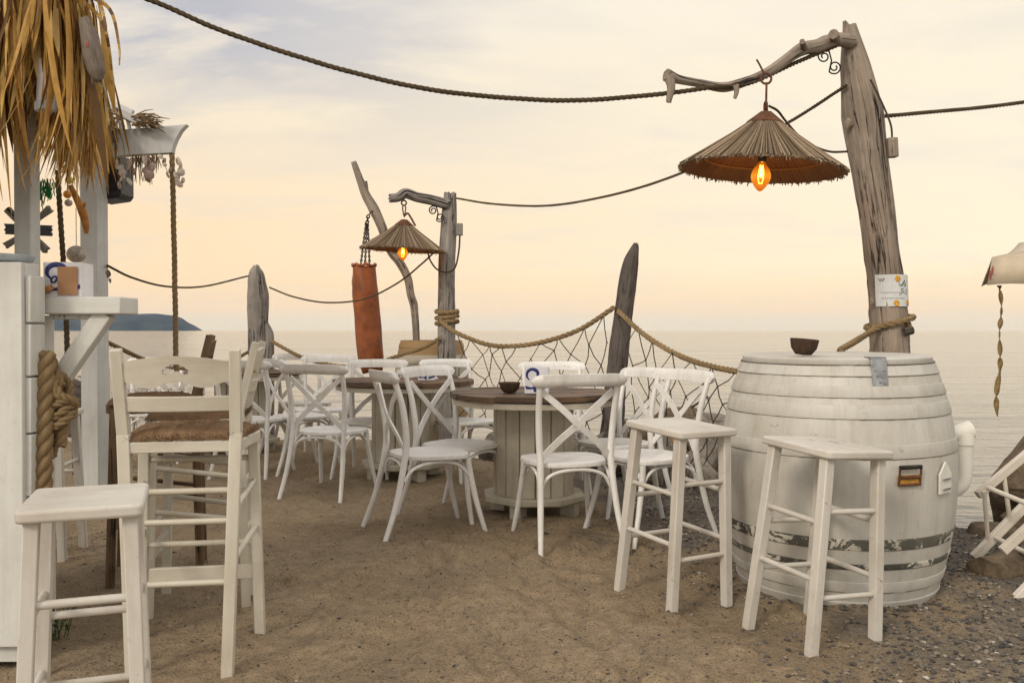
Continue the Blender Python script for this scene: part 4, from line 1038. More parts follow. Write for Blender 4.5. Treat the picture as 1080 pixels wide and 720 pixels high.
def tin_box(label, w, h, d, loc, rz, body, name='napkin_tin', swirl=True, body_size=.05):
    t = thing(name, label, 'tin'); m = MB(); th = .004
    m.box((0, -d/2, h/2), (w, th, h)); m.box((0, d/2, h/2), (w, th, h)); m.box((-w/2+th/2, 0, h/2), (th, d-th, h-.002)); m.box((w/2-th/2, 0, h/2), (th, d-th, h-.002)); m.box((0, 0, .004), (w-th, d-th, .006)); m.build('tin_body', M['tin'], t, 30, .001)
    F = Matrix.Translation((0, -d/2-th/2-.0012, 0)) @ Matrix.Rotation(PI/2, 4, 'X')
    if swirl:   # big looped initial
        m = MB(); pts = [(-.30, .52), (-.40, .66), (-.36, .84), (-.18, .93), (.02, .86), (.06, .70), (-.06, .55), (-.20, .46)]
        m.tube(catmull([F @ Vector((x*w, y*h, 0)) for x, y in pts], 6), [.003, .006, .008, .009, .010, .008, .005, .003], 6, flat=.25)
        m.prism([(-.46*w, .30*h), (-.22*w, .24*h), (.0*w, .32*h), (.0*w, .06*h), (-.10*w, .06*h), (-.14*w, .18*h), (-.40*w, .16*h), (-.46*w, .22*h)], .0014, F)
        m.prism([(.08*w, .22*h), (.46*w, .36*h), (.46*w, .24*h), (.10*w, .08*h)], .0014, F)
        m.build('emblem', M['blue'], t, 60)
    if body: text_part('lettering', body, body_size, M['blue'], t, F @ Matrix.Translation((w*.24, h*.52, 0)) @ Matrix.Rotation(R(12), 4, 'Z'), .35)
    t.location = loc; t.rotation_euler = (0, 0, R(rz)); return t
c_ = P(566.5, 415, 5.30); tin_box('white tin with a looped navy blue initial, on the middle brown plank table', .140, .155, .11, (c_.x, c_.y, .746), -6, 'in', body_size=.075)
c_ = P(450, 398, 6.70); tin_box('white tin with navy blue print, on the farther brown plank table', .13, .10, .10, (c_.x, c_.y, .746), 6, 'in', body_size=.06)

# ------------------------------------------------------------------ left: plank counter and shelf
YC = 2.95
ct = thing('plank_counter', 'whitewashed plank counter end with a bracketed shelf, at the left edge', 'counter')
XR = (28-540)/940*YC; ZT = P(20, 272, YC).z
m = MB(); wds = [.26, .24, .27, .25, .3]; x = XR
for w_ in wds:
    m.box((x-w_/2, YC-.012, ZT/2-.0+.03), (w_-.006, .024, ZT-.09)); x -= w_
m.build('front_boards', M['planks'], ct, 30, .003)
m = MB(); m.box((XR-.65, YC+.05, ZT/2), (1.29, .09, ZT-.03)); m.build('core', M['planks'], ct, 30, .003)
m = MB(); z = .09; rr = random.Random(8)
while z < ZT-.10:
    h_ = rr.uniform(.15, .21); h_ = min(h_, ZT-.03-z); m.box((XR+.006+rr.uniform(-.002, .002), YC+.042, z+h_/2), (.020, .092, h_-.006)); z += h_
m.build('edge_boards', M['planks'], ct, 30, .004)
m = MB(); YH = 3.14; a = P(38, 322, YH-.075); b = P(127, 322, YH-.075)
m.box(((a.x+b.x)/2, YH, a.z), (b.x-a.x, .15, .060)); m.build('shelf_board', M['planks'], ct, 30, .005)
m = MB(); m.box(((a.x+b.x)/2-.03, YH+.02, a.z-.038), (b.x-a.x-.1, .10, .018)); m.build('shelf_cleat', M['planks'], ct, 30, .003)
m = MB(); pa = P(112, 330, YH-.03); pb = P(58, 408, YH-.03); m.bar(pa, pb, .060, .05, (0, 1, 0)); m.build('brace', M['planks'], ct, 30, .004)
m = MB(); q0 = P(43, 330, YH+.02); m.box((q0.x, YH+.04, .60), (.042, .07, 1.14)); m.build('shelf_post', M['planks'], ct, 30, .004)
rebase(ct, (XR-.6, YC+.05, 0))
m = MB(); m.lathe([(0, 0), (.09, .002), (.108, .008), (.116, .026), (.111, .028), (.103, .011), (0, .01)], 40, close=False); o = m.build('metal_tray', M['tray'], None, 60); tag(o, 'pale blue metal dish lying on top of the whitewashed plank counter', 'dish'); o.location = (P(-3, 268, 3.02).x, 3.02, ZT-.013)
zs = a.z+.030
# shelf tin with a card
c_ = P(67.5, 312, 3.10); tb = tin_box('white tin with navy script and a brown card on its front, on the counter shelf', .128, .120, .10, (c_.x, 3.135, zs), 4, '', swirl=True, name='shelf_tin')
F = Matrix.Translation((0, -.05-.0045, 0)) @ Matrix.Rotation(PI/2, 4, 'X')
m = MB(); m.prism([(-.014, .006), (.052, .006), (.052, .104), (-.014, .104)], .0025, Matrix.Translation((0, -.0025, 0)) @ F); m.build('brown_card', M['card'], tb, 30)
text_part('lettering', 'oo', .05, M['blue'], tb, F @ Matrix.Translation((-.018, .066, -.0002)) @ Matrix.Rotation(R(14), 4, 'Z'), .3)
m = MB(); cc_ = Vector((P(50, 308, 3.07).x, 3.06, zs+.02)); rr = random.Random(4)
m.rock(cc_, (.022, .018, .018), 61, 2)
for k in range(9):
    d = Vector((rr.uniform(-1, 1), rr.uniform(-1, .3), rr.uniform(-.4, 1))).normalized(); m.tube([cc_+d*.012, cc_+d*rr.uniform(.028, .04)], [.010, .002], 7)
o = m.build('conch_shell', M['conch'], None, 60); tag(o, 'spiky amber conch shell lying beside the tin on the counter shelf', 'shell'); rebase(o, (cc_.x, cc_.y, zs))
# thick rope and knot
t = thing('hawser', 'very thick twisted hawser with a big knot hanging beside the plank counter', 'rope')
m = MB(); m.rope(U([(50, 372), (48, 392), (47, 430), (46, 480), (45, 540), (46, 562)], 3.02, 2.99), .030, .15, 8, 9); m.build('rope_strand', M['rope'], t, 60)
m = MB(); kc = P(65, 425, 3.06)
for i in range(6):
    an = i*.55; rx = .045-.003*(i % 3); pts = []
    for k in range(13):
        a_ = 2*PI*k/12; v = Vector((rx*math.cos(a_), .042*math.sin(a_), .022*math.sin(a_+i))); v = Matrix.Rotation(-.5+.28*i, 3, 'Y') @ v; pts.append(kc+v+Vector((0, 0, -.05+.02*i)))
    m.rope(pts, .0155, .08, 4, 7)
m.rope(U([(68, 440), (66, 455), (64, 470)], 3.05), .020, .09, 5, 7); m.rope(U([(58, 440), (56, 460), (54, 482)], 3.08), .020, .09, 5, 7); m.rope(U([(52, 374), (58, 390), (64, 408)], 3.05), .018, .09, 5, 7)
m.build('knot', M['rope'], t, 60); rebase(t, P(47, 562, 3.0))
# leaning white slat with an orange tag, weed
t = thing('leaning_slat', 'thin white curved slat with a small orange tag leaning on the plank counter', 'slat')
m = MB(); pts = catmull(U([(46, 585), (50, 615), (51.5, 650), (51, 712)], 3.02, 2.84), 5)
m.tube(pts, .017, 8, flat=.4)
m.build('slat_body', M['planks'], t, 30, .002); m = MB(); m.box(P(48.5, 692, 2.875), (.022, .004, .026)); m.build('tag', M['ornorange'], t, 30); rebase(t, (P(51, 712, 2.84).x, 2.84, 0))
def weed(label, x, y, n, hgt, seed):
    m = MB(); rr = random.Random(seed)
    for k in range(n):
        a = rr.uniform(0, 6.28); b_ = Vector((x+rr.uniform(-.03, .03), y+rr.uniform(-.03, .03), 0)); tip = b_+Vector((math.cos(a)*.06, math.sin(a)*.06, hgt*rr.uniform(.5, 1)))
        m.tube([b_, b_.lerp(tip, .5)+Vector((0, 0, .02)), tip], .0018, 4)
        for i in range(7):
            p = b_.lerp(tip, (i+2)/8); d = Vector((rr.uniform(-1, 1), rr.uniform(-1, 1), rr.uniform(-.2, .6))).normalized()*rr.uniform(.015, .03); s_ = d.cross(Vector((0, 0, 1))).normalized()*.007
            m.add([p, p+d*.5+s_, p+d, p+d*.5-s_], [(0, 1, 2, 3)])
    o = m.build('weed', M['plant'], None, 0); tag(o, label, 'plant', 'weeds'); rebase(o, (x, y, 0))
weed('small green leafy weed growing behind the front left stool at the counter foot', P(58, 655, 3.2).x, 3.2, 10, .20, 1)

# ------------------------------------------------------------------ thatched hut
hut = thing('thatched_hut', 'beach hut with white posts, curved white beam and shaggy dry palm leaf thatch', 'hut')
m = MB(); q = P(101, 520, 6.0); m.box((q.x, 6.0, 1.13), (.125, .125, 2.44), R(-9)); m.build('post', M['post'], hut, 30, .006)
m = MB(); q = P(29, 265, 3.42); m.box((q.x, 3.42, 1.0), (.066, .066, 2.4), R(-4)); m.build('post', M['post'], hut, 30, .005)
YBm = 5.86
m = MB(); pl = U([(60, 143), (100, 140), (150, 136), (198.5, 132), (192, 139), (187, 148), (184, 156), (183, 162), (140, 164.5), (100, 167.5), (60, 170)], YBm); m.sheet(pl, .055); m.build('fascia_beam', M['post'], hut, 30, .004)
m = MB(); m.bar(P(70, 92, 5.75), P(152, 130.5, 5.8), .05, .05, (0, 1, 0)); m.bar(P(70, 86, 6.7), P(140, 120, 6.75), .05, .05, (0, 1, 0)); m.sheet([P(74, 99, 5.82), P(150, 133, 5.84), P(142, 124, 6.7), P(74, 95, 6.7)], .02); m.build('roof_boards', M['post'], hut, 30, .003)
m = MB()
for k in range(3): m.bar(P(125+9*k, 118+5*k, 5.8), P(128+9*k, 137+.2*k, 5.8), .02, .02, (0, 1, 0))
m.build('roof_strut', M['post'], hut, 30, .002)
# solid thatch slab above
E = [Vector((-1.33, 2.78, 2.30)), Vector((-2.62, 5.75, 2.36))]
m = MB(); m.sheet([E[0]+Vector((-.06, .06, .06)), E[1]+Vector((-.06, 0, .06)), E[1]+Vector((-2.2, .4, 1.0)), E[0]+Vector((-3.0, 1.6, 1.0))], .10); m.sheet([E[0]+Vector((-.06, .06, .06)), E[0]+Vector((-3.0, 1.6, 1.0)), E[0]+Vector((-3.2, .06, .06))], .10); m.build('thatch_slab', M['thatchroof'], hut, 30)
m = MB(); rr = random.Random(77)
def leaf(m, p, L_, w_, out, curl, tw):
    """one dry strip: hangs from p, arcs outward along out, folded along its middle"""
    n = 7; pts = []; o_ = Vector(out); side0 = Vector((-o_.y, o_.x, 0)); vs = []
    drift = Vector((max(-.24, min(.10, rr.gauss(-.02, .12))), rr.gauss(0, .12), 0))
    for i in range(n+1):
        f = i/n; c_ = p+o_*(curl*L_*(f**.7)*(1-.45*f))+Vector((0, 0, -1))*(L_*(f-.10*curl*math.sin(f*PI)))+drift*L_*f*f
        a = tw[0]+tw[1]*f; sd = (side0*math.cos(a)+o_*math.sin(a)); ww = w_*(math.sin(min(1, .25+f*1.1)*PI*.5) if f < .6 else max(.06, 1-((f-.6)/.4)**1.6))*.5
        fold = (o_*math.cos(a)-side0*math.sin(a))*ww*.35
        vs += [c_-sd*ww, c_+fold, c_+sd*ww]
    fs = []; uvs = []
    for i in range(n):
        for k in range(2):
            fs.append((i*3+k, i*3+k+1, (i+1)*3+k+1, (i+1)*3+k)); uvs.append([(k*w_, i*L_/n), ((k+1)*w_, i*L_/n), ((k+1)*w_, (i+1)*L_/n), (k*w_, (i+1)*L_/n)])
    m.add(vs, fs, uvs)
def rnd2(a, b): return rr.uniform(a, b)
front = Vector((0, -1, 0)); side = Vector((.90, .42, 0)).normalized()
for k in range(1700):   # front eave, several tiers up the slope
    u = rnd2(0, 1)**.9; tier = rr.choice((0, 0, 1, 1, 2, 3)); p = Vector((-1.40-1.25*u+rnd2(-.03, .03), 2.76+.06*tier+rnd2(-.05, .10), 2.12+.14*tier+rnd2(-.06, .08)))
    L_ = rnd2(.26, .56)*(1.15 if u > .12 else .62); leaf(m, p, L_, rnd2(.006, .030)*rnd2(.6, 1.05), front+Vector((rnd2(-.6, .6), 0, 0)), rnd2(.02, .22), (rnd2(-.9, .9), rnd2(-1.6, 1.6)))
for k in range(2000):   # side eave running back
    f = .80*rnd2(0, 1)**1.3; tier = rr.choice((0, 0, 1, 2, 3)); b_ = E[0].lerp(E[1], f); lift = -.10+.30*f
    p = b_+Vector((-.06*tier+rnd2(-.12, .0)-.34*max(0, f-.30), rnd2(-.1, .1), lift-.02+.10*tier+rnd2(-.05, .08))); L_ = rnd2(.26, .62)*(1-.10*f if f < .55 else .62)
    leaf(m, p, L_, rnd2(.006, .032)*rnd2(.6, 1.05), side+Vector((rnd2(-.4, .4), rnd2(-.4, .4), 0)), rnd2(.02, .18), (rnd2(-.9, .9), rnd2(-1.6, 1.6)))
for (x0, y0, x1, y1) in ((86, -8, 126, 69), (70, -10, 112, 40), (78, -6, 118, 95), (60, -14, 108, 104)):   # single long strands
    a0, a1 = P(x0, y0, 2.85), P(x1, y1, 2.80); pts = catmull([a0, a0.lerp(a1, .45)+Vector((.035, 0, .05)), a0.lerp(a1, .8)+Vector((.022, 0, .02)), a1], 5)
    for i in range(len(pts)-1):
        w0 = .012*(1-i/len(pts)); m.bar(pts[i], pts[i+1], w0+.003, .002, (0, 1, 0), .012*(1-(i+1)/len(pts))+.003)
m.build('leaf_fringe', M['leaf'], hut, 60)
rebase(hut, (q.x-.4, 4.5, 0))
# loose straw bundle
m = MB(); rr2 = random.Random(12)
for k in range(80):
    a = P(rr2.uniform(138, 160), rr2.uniform(120, 134), 5.78+rr2.uniform(-.06, .05)); d = Vector((rr2.uniform(.03, .13), rr2.uniform(-.05, .05), rr2.uniform(-.06, .03))); m.tube([a, a+d*.5+Vector((0, 0, .008)), a+d], [.004, .004, .002], 4)
for k in range(70):
    a = P(rr2.uniform(96, 120), rr2.uniform(112, 134), 5.74+rr2.uniform(-.05, .04)); d = Vector((rr2.uniform(-.02, .10), rr2.uniform(-.05, .0), rr2.uniform(-.26, -.06))); m.tube([a, a+d*.5+Vector((.02, 0, .012)), a+d], [.006, .006, .002], 4)
o = m.build('straw_bundle', M['twig'], None, 50); tag(o, 'loose bundle of dry straw lying on the curved white beam', 'straw'); rebase(o, P(140, 134, 5.8))
# speaker
t = thing('loudspeaker', 'black box loudspeaker mounted behind the white hut post under the beam', 'speaker'); Y = 6.15
a, b = P(109, 166, Y), P(134.5, 214, Y)
m = MB(); poly = [(a.x, a.z), (b.x, a.z), (b.x, b.z+.05), (b.x-.02, b.z+.02), (a.x, b.z)]; m.prism([(x_, z_) for x_, z_ in poly], .22, Matrix.Translation((0, Y, 0)) @ Matrix.Rotation(PI/2, 4, 'X')); m.build('cabinet', M['black'], t, 30, .012, 3)
m = MB(); m.box(((a.x+b.x)/2, Y-.114, (a.z+b.z)/2+.01), (.11, .008, .20)); m.build('grille', M['iron'], t, 30, .003); rebase(t, ((a.x+b.x)/2, Y, b.z))
# hanging swing ropes
rope_thing('hanging_rope', 'straight hanging rope dropping from the end of the curved white beam', U([(181.5, 162), (183, 230), (184.5, 300), (185.5, 372), (186, 400)], 5.86), .018, 'rope', group='ropes hanging from the hut')
rope_thing('hanging_rope', 'thinner hanging rope dropping between the two white hut posts', U([(61, 180), (63, 220), (66, 262), (69, 320), (71, 372), (72, 420)], 5.3), .016, 'darkrope', group='ropes hanging from the hut')
# shell garlands
def garland(label, pts, n, seed, big=.024):
    t = thing('shell_garland', label, 'garland', 'shell garlands under the hut beam'); c_ = catmull(pts, 8); m = MB(); m.tube(c_, .0022, 4); m.build('string', M['darkrope'], t, 50); rr = random.Random(seed)
    for k in range(n):
        p = c_[int((k+1)/(n+.5)*(len(c_)-1))]+Vector((rr.uniform(-.02, .02), rr.uniform(-.02, .02), 0)); s_ = big*rr.uniform(.6, 1.2); m = MB()
        Q = Matrix.Rotation(rr.uniform(0, 6), 3, 'Z') @ Matrix.Rotation(PI/2+rr.uniform(-.5, .5), 3, 'X'); m.lathe([(0, -.25*s_), (.7*s_, -.18*s_), (s_, 0), (.75*s_, .2*s_), (.3*s_, .32*s_), (0, .34*s_)], 12, p, Q, jit=.2, seed=k, close=False); m.build('shell', M['shell'], t, 60)
    rebase(t, pts[0]); return t
garland('pink shell string hanging nearest the white hut post, in front of the speaker', U([(124, 166), (127, 182), (129, 200)], 5.82), 5, 1)
garland('string of pink and grey shells with a heart shaped cluster below the beam', U([(135, 165), (136, 178), (133, 196)], 5.82), 6, 2, .03)
garland('string of grey brown shells hanging below the middle of the beam', U([(156, 164), (157, 178), (158, 192)], 5.82), 6, 3, .03)
garland('short string of dark shells near the curved beam end', U([(171, 163), (174, 174), (179, 188)], 5.80), 5, 4, .022)
garland('dense cluster of brownish shells beside the hanging rope', U([(186, 168), (190, 180), (188, 196)], 5.80), 8, 5, .026)
m = MB(); rr2 = random.Random(5)
for k in range(26):
    a = P(rr2.uniform(140, 168), rr2.uniform(163, 166), 5.83); m.tube([a, a+Vector((rr2.uniform(-.03, .03), 0, -rr2.uniform(.06, .19)))], [.005, .002], 4)
o = m.build('straw_tassel', M['twig'], None, 50); tag(o, 'dry straw tassel hanging down under the curved white beam', 'straw'); rebase(o, P(152, 164, 5.83))
# fish ornament, lantern
t = thing('fish_ornament', 'grey brown dried fish hanging under the palm thatch', 'ornament'); m = MB(); m.log(U([(89, 20), (94, 40), (98, 60), (102, 76), (104, 86)], 2.765), [.018, .027, .031, .026, .010], 24, 51, .10, .08, .008, tipfrac=.3); m.build('body', M['fishfur'], t, 70)
m = MB()
for (x0, y0, x1, y1) in ((103, 78, 111, 81), (102, 84, 108, 94), (98, 82, 97, 90)): m.tube(U([(x0, y0), (x1, y1)], 2.765), [.006, .001], 5)
m.build('fin', M['fishfur'], t, 50); m = MB(); m.box(P(92, 47, 2.72), (.008, .004, .018)); m.build('red_mark', M['red'], t, 30, .001); rebase(t, P(86, 18, 2.765))
t = thing('hanging_lantern', 'white enamel hanging lantern half hidden in the palm leaves', 'lantern'); lc = P(51, 118, 2.80)
m = MB(); m.lathe([(.026, .16), (.030, .155), (.034, .02), (.038, .012), (.036, 0), (.02, .0)], 26, lc); m.build('shade', M['tin'], t, 50); m = MB(); m.lathe([(.035, .028), (.0385, .026), (.0395, .004), (.037, .0)], 26, lc, close=False); m.build('rim_band', M['tray'], t, 50); m = MB(); m.tube([lc+Vector((0, 0, .16)), lc+Vector((0, 0, .34))], .003, 6); m.build('hanger', M['iron'], t, 50); rebase(t, lc)
# ornaments between the posts
def ball(name, label, cat, px, py, Y, r, mat, jit=.05):
    m = MB(); c_ = P(px, py, Y); m.lathe([(0, r)]+[(r*math.sin(PI*k/10), r*math.cos(PI*k/10)) for k in range(1, 10)]+[(0, -r)], 20, c_, jit=jit, seed=px, close=False); m.tube([c_+Vector((0, 0, r)), c_+Vector((0, 0, r+.22))], .0025, 4); o = m.build(name, M[mat], None, 70); tag(o, label, cat); rebase(o, c_); return o
ball('yellow_ball', 'small yellow ball hanging on a string under the thatch', 'ornament', 73, 190, 5.0, .022, 'ornyellow')
ball('orange_ball', 'small orange ball hanging just below the yellow one', 'ornament', 71, 205, 4.95, .022, 'ornorange')
ball('white_shell_ball', 'small whitish shell hanging below the orange ball', 'ornament', 72, 214, 5.05, .020, 'shell', .25)
ball('shell_ball', 'round grey barnacled ball hanging above the shelf tin', 'ornament', 80.5, 268, 5.2, .050, 'urchin', .25)
m = MB(); m.log(U([(74, 196), (81, 210), (87, 224), (90, 236), (91, 246)], 5.4), [.016, .020, .024, .020, .012], 12, 61, .15, .08, .012); m.log(U([(87, 224), (90, 214)], 5.4), [.012, .006], 8, 62, .1, .05, .02); o = m.build('driftwood_branch', M['branch'], None, 70); tag(o, 'orange brown driftwood branch hanging against the white hut post', 'branch'); rebase(o, P(74, 196, 5.4))
m = MB(); rr2 = random.Random(9)
for k in range(46):
    a = P(rr2.uniform(42, 56), rr2.uniform(188, 200), 4.4); m.tube([a, a+Vector((rr2.uniform(-.02, .02), rr2.uniform(-.02, .02), -rr2.uniform(.03, .10)))], .0025, 4)
o = m.build('green_net_scrap', M['greennet'], None, 50); tag(o, 'scrap of bright green net hanging beside the nearer hut post', 'net'); rebase(o, P(48, 190, 4.4))
t = thing('wooden_star_sign', 'black notched board crossed with grey driftwood sticks, behind the nearer hut post', 'sign'); Y = 4.4
m = MB(); x0, x1 = 5, 55; pts = [(x0, 236), (x1, 238), (x1-1.5, 240), (x1, 242), (x1-1.5, 244), (x1, 247), (x1-1, 249), (x0+1, 247), (x0+2, 244.5), (x0, 243), (x0+2, 240)]; m.sheet(U(pts, Y), .02); m.build('board', M['black'], t, 30, .001)
m = MB(); m.log(U([(8, 221), (20, 234), (38, 252), (49, 264)], Y+.03), [.020, .016, .014, .022], 12, 71, .1, .06, .02); m.log(U([(6, 259), (20, 250), (40, 231), (53, 220)], Y+.06), [.018, .015, .014, .022], 12, 72, .1, .06, .02); m.build('stick', M['greypole'], t, 60); rebase(t, P(30, 242, Y))
m = MB(); c_ = P(114, 288, 5.9); m.rock(c_, (.02, .02, .045), 77, 1); m.rock(c_+Vector((.012, 0, -.05)), (.014, .014, .02), 78, 1); o = m.build('driftwood_peg', M['greypole'], None, 60); tag(o, 'small grey driftwood peg fixed on the side of the white hut post', 'peg'); rebase(o, c_)
# far left: white railing, dark rustic side table
t = thing('white_railing', 'white wooden railing far back between the counter and the white hut post', 'railing'); Y = 8.6
m = MB(); m.bar(P(-20, 393, Y), P(113, 393, Y), .05, .06); m.bar(P(-20, 452, Y), P(113, 452, Y), .05, .05); m.build('rail', M['stool'], t, 30, .004)
for k in range(14):
    m = MB(); px = -16+10*k; m.bar(P(px, 462, Y+.005), P(px, 388, Y+.005), .028, .02, (0, 1, 0)); m.build('baluster', M['stool'], t, 30)
rebase(t, (P(50, 470, Y).x, Y, 0))
t = thing('rustic_table', 'dark rough wooden side table beyond the thick rope knot', 'table'); Y = 6.9
m = MB(); m.bar(P(66, 416, Y), P(96, 430, Y), .05, .30, (0, 0, 1)); m.bar(P(62, 442, Y), P(97, 447, Y), .05, .25, (0, 0, 1)); m.build('tabletop', M['darkpost'], t, 30, .004)
for px in (82, 90): m = MB(); m.log([P(px, 422, Y), P(px-1, 450, Y), Vector((P(px, 450, Y).x, Y, -.02))], [.04, .035, .04], 10, px, .1, .08, .03); m.build('leg', M['darkpost'], t, 60)
rebase(t, (P(84, 470, Y).x, Y, 0))

# ------------------------------------------------------------------ right: parasol, deck chair, rocks
t = thing('beach_parasol', 'beige canvas parasol with a drooping valance at the right edge', 'parasol'); YU = 6.5; c0 = P(1046.5, 271, YU); SZ = 2.2; RT = Matrix.Rotation(R(-34), 3, 'Z'); cen = c0+RT @ Vector((SZ/2, SZ/2, 0)); apex = cen+Vector((0, 0, .38))
cor = [c0]+[c0+RT @ Vector(v_) for v_ in ((SZ, 0, .08), (SZ, SZ, .36), (0, SZ, .28))]
m = MB(); NN = 10; th = .006
for s_ in range(4):
    a, b = cor[s_], cor[(s_+1) % 4]; vs = []
    for i in range(NN+1):
        for j in range(NN+1):
            p = a.lerp(b, i/NN).lerp(apex, j/NN); sag = -.05*math.sin(PI*i/NN)*(1-j/NN)*.8-.02*math.sin(PI*j/NN); vs.append(p+Vector((0, 0, sag)))
    fs = [(i*(NN+1)+j, (i+1)*(NN+1)+j, (i+1)*(NN+1)+j+1, i*(NN+1)+j+1) for i in range(NN) for j in range(NN)]; m.add(vs, fs)
m.build('canopy', M['canvas'], t, 50).modifiers.new('cloth', 'SOLIDIFY').thickness = th
m = MB()
for s_ in range(4):
    a, b = cor[s_], cor[(s_+1) % 4]; out = ((a+b)/2-cen); out.z = 0; out.normalize(); vs = []; n_ = 30
    for i in range(n_+1):
        f = i/n_; sag = -.04*math.sin(PI*f); e = (a-cen).normalized()*.06*(1-f)**3*1.0+(b-cen).normalized()*.06*f**3
        p = a.lerp(b, f)+Vector((0, 0, sag)); q_ = p+out*(.035+.01*math.sin(f*40))+e*.6+Vector((0, 0, -.205-.0*sag+.01*math.sin(f*23))); vs += [p+out*.002, q_]
    m.add(vs, [(2*i, 2*i+1, 2*i+3, 2*i+2) for i in range(n_)])
m.build('valance', M['canvas'], t, 60).modifiers.new('cloth', 'SOLIDIFY').thickness = .005
m = MB()
for (px, py, r_) in ((1045, 288, .022), (1047.5, 283, .016), (1044, 293, .014), (1049, 290, .012)): m.rock(P(px, py, YU-.045), (r_, .003, r_*1.3), int(px), 1)
m.build('red_print', M['red'], t, 60)
m = MB(); pb_ = Vector((cen.x, cen.y, gheight(cen.x, cen.y, False)-.2)); m.tube([pb_, apex], .022, 12); m.build('pole', M['deckwood'], t, 60)
for s_ in range(4): m = MB(); m.bar(apex+Vector((0, 0, -.03)), cor[s_]+Vector((0, 0, -.012)), .018, .012); m.build('rib', M['deckwood'], t, 30)
m = MB(); vs = []; top_ = P(1053.5, 301, YU-.02); n_ = 44
for i in range(n_+1):
    f = i/n_; y_ = 301+138*f; px = 1053.6+2.0*math.sin(f*5)+1.0*math.sin(f*13); a = f*9+1.2*math.sin(f*22); w_ = .019 if f < .93 else .019*(1-(f-.93)/.08); c_ = P(px, y_, YU-.02); d = Vector((math.cos(a), math.sin(a), 0))*w_; vs += [c_-d, c_+d]
m.add(vs, [(2*i, 2*i+1, 2*i+3, 2*i+2) for i in range(n_)]); m.build('tie_strap', M['strap'], t, 70).modifiers.new('cloth', 'SOLIDIFY').thickness = .004
rebase(t, (cen.x, cen.y, pb_.z+.2))

t = thing('deck_chair', 'folded white wooden deck chair frame leaning at the right edge by the rocks', 'deck chair')
def dbar(p0, p1, w_, d_, nm='frame_bar'): m = MB(); m.bar(p0, p1, w_, d_, (0, 1, 0)); return m.build(nm, M['deckwood'], t, 30, .004)
dbar(P(1031, 522, 4.4), P(1130, 439, 4.5), .040, .032); dbar(P(1027, 588, 4.42), P(1130, 483, 4.45), .044, .032)
dbar(P(1057, 581, 3.95), P(1160, 488, 4.0), .040, .032); dbar(P(1067, 637, 3.72), P(1150, 552, 3.95), .044, .032)
for a, b in (((1042, 514, 4.36), (1120, 546, 3.98)), ((1050, 567, 4.38), (1120, 601, 3.9)), ((1085, 484, 4.4), (1150, 510, 4.0))): m = MB(); m.tube([P(*a), P(*b)], .0125, 8); m.build('cross_rail', M['deckwood'], t, 60)
for a, b in (((1038, 518, 4.38), (1042, 570, 4.42)), ((1059, 502, 4.42), (1065, 548, 4.42))): m = MB(); m.tube([P(*a), P(*b)], .011, 8); m.build('strut', M['deckwood'], t, 60)
rebase(t, (P(1060, 637, 3.9).x, 4.0, 0))

def rock_thing(label, c_, size, seed, mat='rock', name='boulder', group='boulders along the shore', sub=3):
    m = MB(); m.rock((0, 0, 0), size, seed, sub); o = m.build(name, M[mat], None, 45); o.location = c_; tag(o, label, 'rock', group); return o
rock_thing('big dark brown boulder behind the deck chair at the right edge', P(1078, 500, 5.3)+Vector((.22, .1, -.05)), (.62, .5, .52), 301, 'rockbrown')
rock_thing('second brown boulder low beside the deck chair, in the shade of the big one', P(1060, 575, 4.75)+Vector((.22, .1, -.02)), (.42, .3, .24), 305, 'rockbrown')
rock_thing('flat brown boulder seen under the deck chair bars', P(1095, 560, 4.9)+Vector((.3, 0, 0)), (.5, .35, .3), 309, 'rockbrown')
m = MB(); m.log([P(1037, 608, 4.05)+Vector((0, 0, 0)), P(1070, 602, 4.2), P(1150, 590, 4.5)], [.085, .10, .10], 18, 91, .12, .09, .03); o = m.build('driftwood_log', M['rockbrown'], None, 50); tag(o, 'short brown driftwood log lying under the deck chair', 'log'); rebase(o, P(1090, 620, 4.2))
# rip-rap under the net
rr = random.Random(21); k = 0; adj = ['pale grey', 'dark grey', 'rounded grey', 'angular grey', 'speckled grey', 'flat grey', 'brownish', 'small dark']; where = ['at the foot of the pointed post', 'behind the chairs right of the middle table', 'below the right hand net', 'beside the big white barrel', 'next to the water under the net']
RK = [(-.1, 8.3, .22), (.25, 8.2, .25), (.5, 7.8, .2), (.62, 7.55, .26), (.85, 7.35, .22), (1.05, 7.2, .28), (1.3, 7.05, .30), (1.55, 6.9, .30), (1.75, 6.7, .27), (1.98, 6.55, .30), (2.2, 6.3, .28), (.95, 6.85, .16), (1.2, 6.65, .20), (1.45, 6.45, .22), (1.68, 6.25, .24), (1.9, 6.05, .22), (2.1, 5.8, .25), (1.35, 6.1, .13), (2.35, 6.0, .22), (1.1, 7.6, .26), (1.6, 7.4, .28), (2.05, 7.0, .3), (1.25, 6.95, .17), (.8, 7.0, .15), (1.55, 6.55, .15), (1.02, 6.45, .12)]
for i, (x, y, s_) in enumerate(RK):
    if x < .5: w_ = 'left of the pointed post'
    elif x < .95: w_ = 'at the foot of the dark pointed post'
    elif x < 1.45: w_ = 'behind the white stool'
    elif x < 1.9: w_ = 'between stool and barrel'
    else: w_ = 'close to the big white barrel'
    d_ = 'by the water' if y-7+.5*x > .75+.5 else ('before the net' if y < 6.7 else 'below the net')
    rock_thing(f'{adj[i % 8]} boulder {w_}, {d_}', (x, y, gheight(x, y, False)+s_*(.55 if x < .7 else .80)), (s_*rr.uniform(1.0, 1.35), s_*rr.uniform(.85, 1.1), s_*rr.uniform(1.0, 1.3)), 400+i, 'rock' if i % 8 != 6 else 'rockbrown', group='grey boulders under the net')
